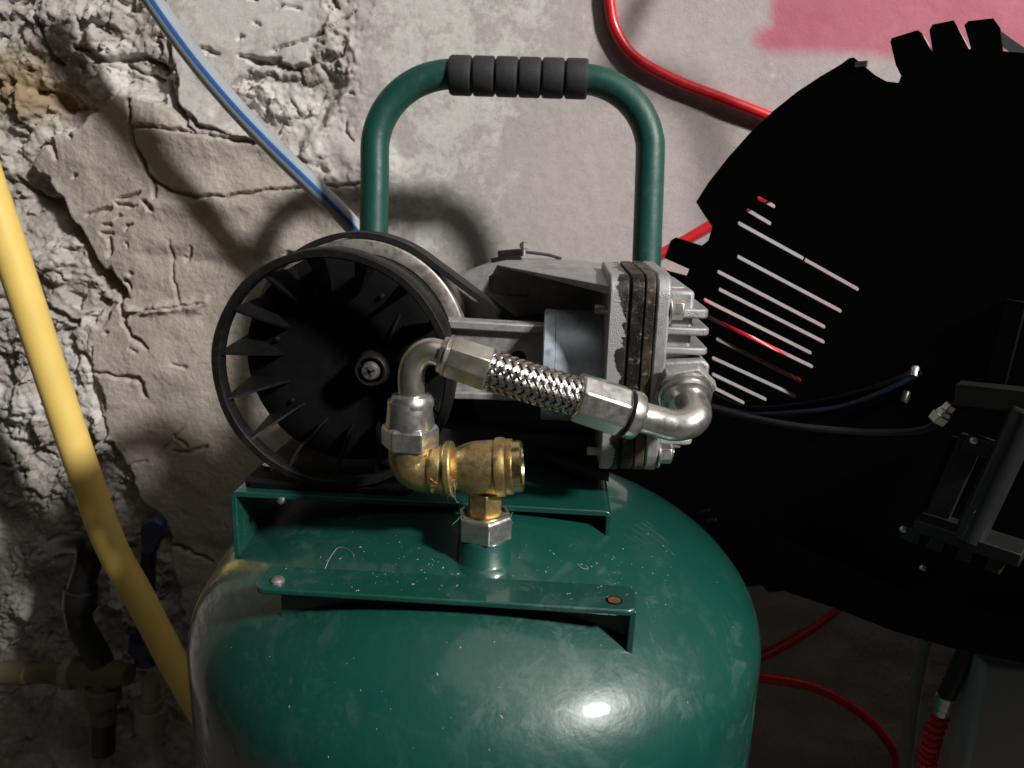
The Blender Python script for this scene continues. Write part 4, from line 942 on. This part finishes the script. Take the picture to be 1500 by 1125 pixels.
# bottom left: old pipework in the dark
VP = empty('drain_pipe', tuple(atY(140, 1100, .20)), 'black bent pipe half hidden in the rubble left of the yellow pipe', 'pipe')
mb = MB(); mb.tube(catmull([atY(*q) for q in ((84, 800, .235), (104, 794, .215), (130, 800, .200), (128, 830, .195), (116, 870, .195), (116, 910, .195), (134, 945, .195), (150, 985, .195), (150, 1100, .195))], 7), .0120, 20); make('pipe', mb, M['gloss'], VP, angle=60)
mb = MB(); a, b = atY(119, 860, .195), atY(116, 905, .195); mb.lathe(a, b - a, [(0, .0135), (.001, .0150), (.022, .0150), (.023, .0135)], 24); make('sleeve', mb, M['gloss'], VP)
BV = empty('ball_valve', tuple(atY(218, 1010, .20)), 'shut-off valve with small blue handle beside the yellow pipe', 'valve')
mb = MB(); pl = [(205, 768), (226, 762), (238, 770), (236, 790), (228, 800), (226, 812), (212, 817), (206, 800), (204, 785)]; mb.prism([atY(x, y, .185) for x, y in pl], (0, .012, 0)); make('handle', mb, M['blue'], BV, bevel=.003, seg=3)
mb = MB(); mb.tube([atY(218, 805, .197), atY(216, 880, .197), atY(214, 935, .197)], .007, 16); make('stem', mb, M['gloss'], BV)
mb = MB(); a, b = atY(214, 925, .197), atY(216, 985, .197); mb.lathe(a, b - a, [(0, .010), (.004, .016), (.018, .017), (.026, .012), (.034, .012)], 8); make('body', mb, M['blue'], BV, bevel=.001)
mb = MB(); a, b = atY(221, 998, .190), atY(222, 1075, .190); mb.lathe(a, b - a, [(0, .0085), (.020, .0085), (.0205, .0105), (.030, .0105), (.0305, .0150), (.05, .0155)], 24); make('union', mb, M['white'], BV, angle=40)
OV = empty('brass_tap', tuple(atY(110, 1120, .19)), 'old brass pipe union with pale collar in the bottom left corner', 'valve')
mb = MB(); a, b = atY(8, 985, .200), atY(190, 988, .190); L = np.linalg.norm(b - a); mb.lathe(a, b - a, [(0, .012), (L * .2, .012), (L * .21, .010), (L * .52, .0105), (L * .60, .013), (L * .9, .0135), (L * .93, .011), (L, .010)], 24); make('body', mb, M['ochre'], OV, angle=40)
mb = MB(); a, b = atY(98, 985, .196), atY(116, 986, .195); mb.lathe(a, b - a, [(0, .015), (.001, .017), (.009, .017), (.010, .015)], 8); make('collar', mb, M['white'], OV, bevel=.001)
mb = MB(); a, b = atY(150, 990, .188), atY(152, 1060, .188); mb.lathe(a, b - a, [(0, .010), (.012, .011), (.013, .016), (.028, .017), (.03, .012), (.05, .012)], 24); make('branch', mb, M['ochre'], OV, angle=40)

for o in S.objects:
    if '_o' in o: del o['_o']
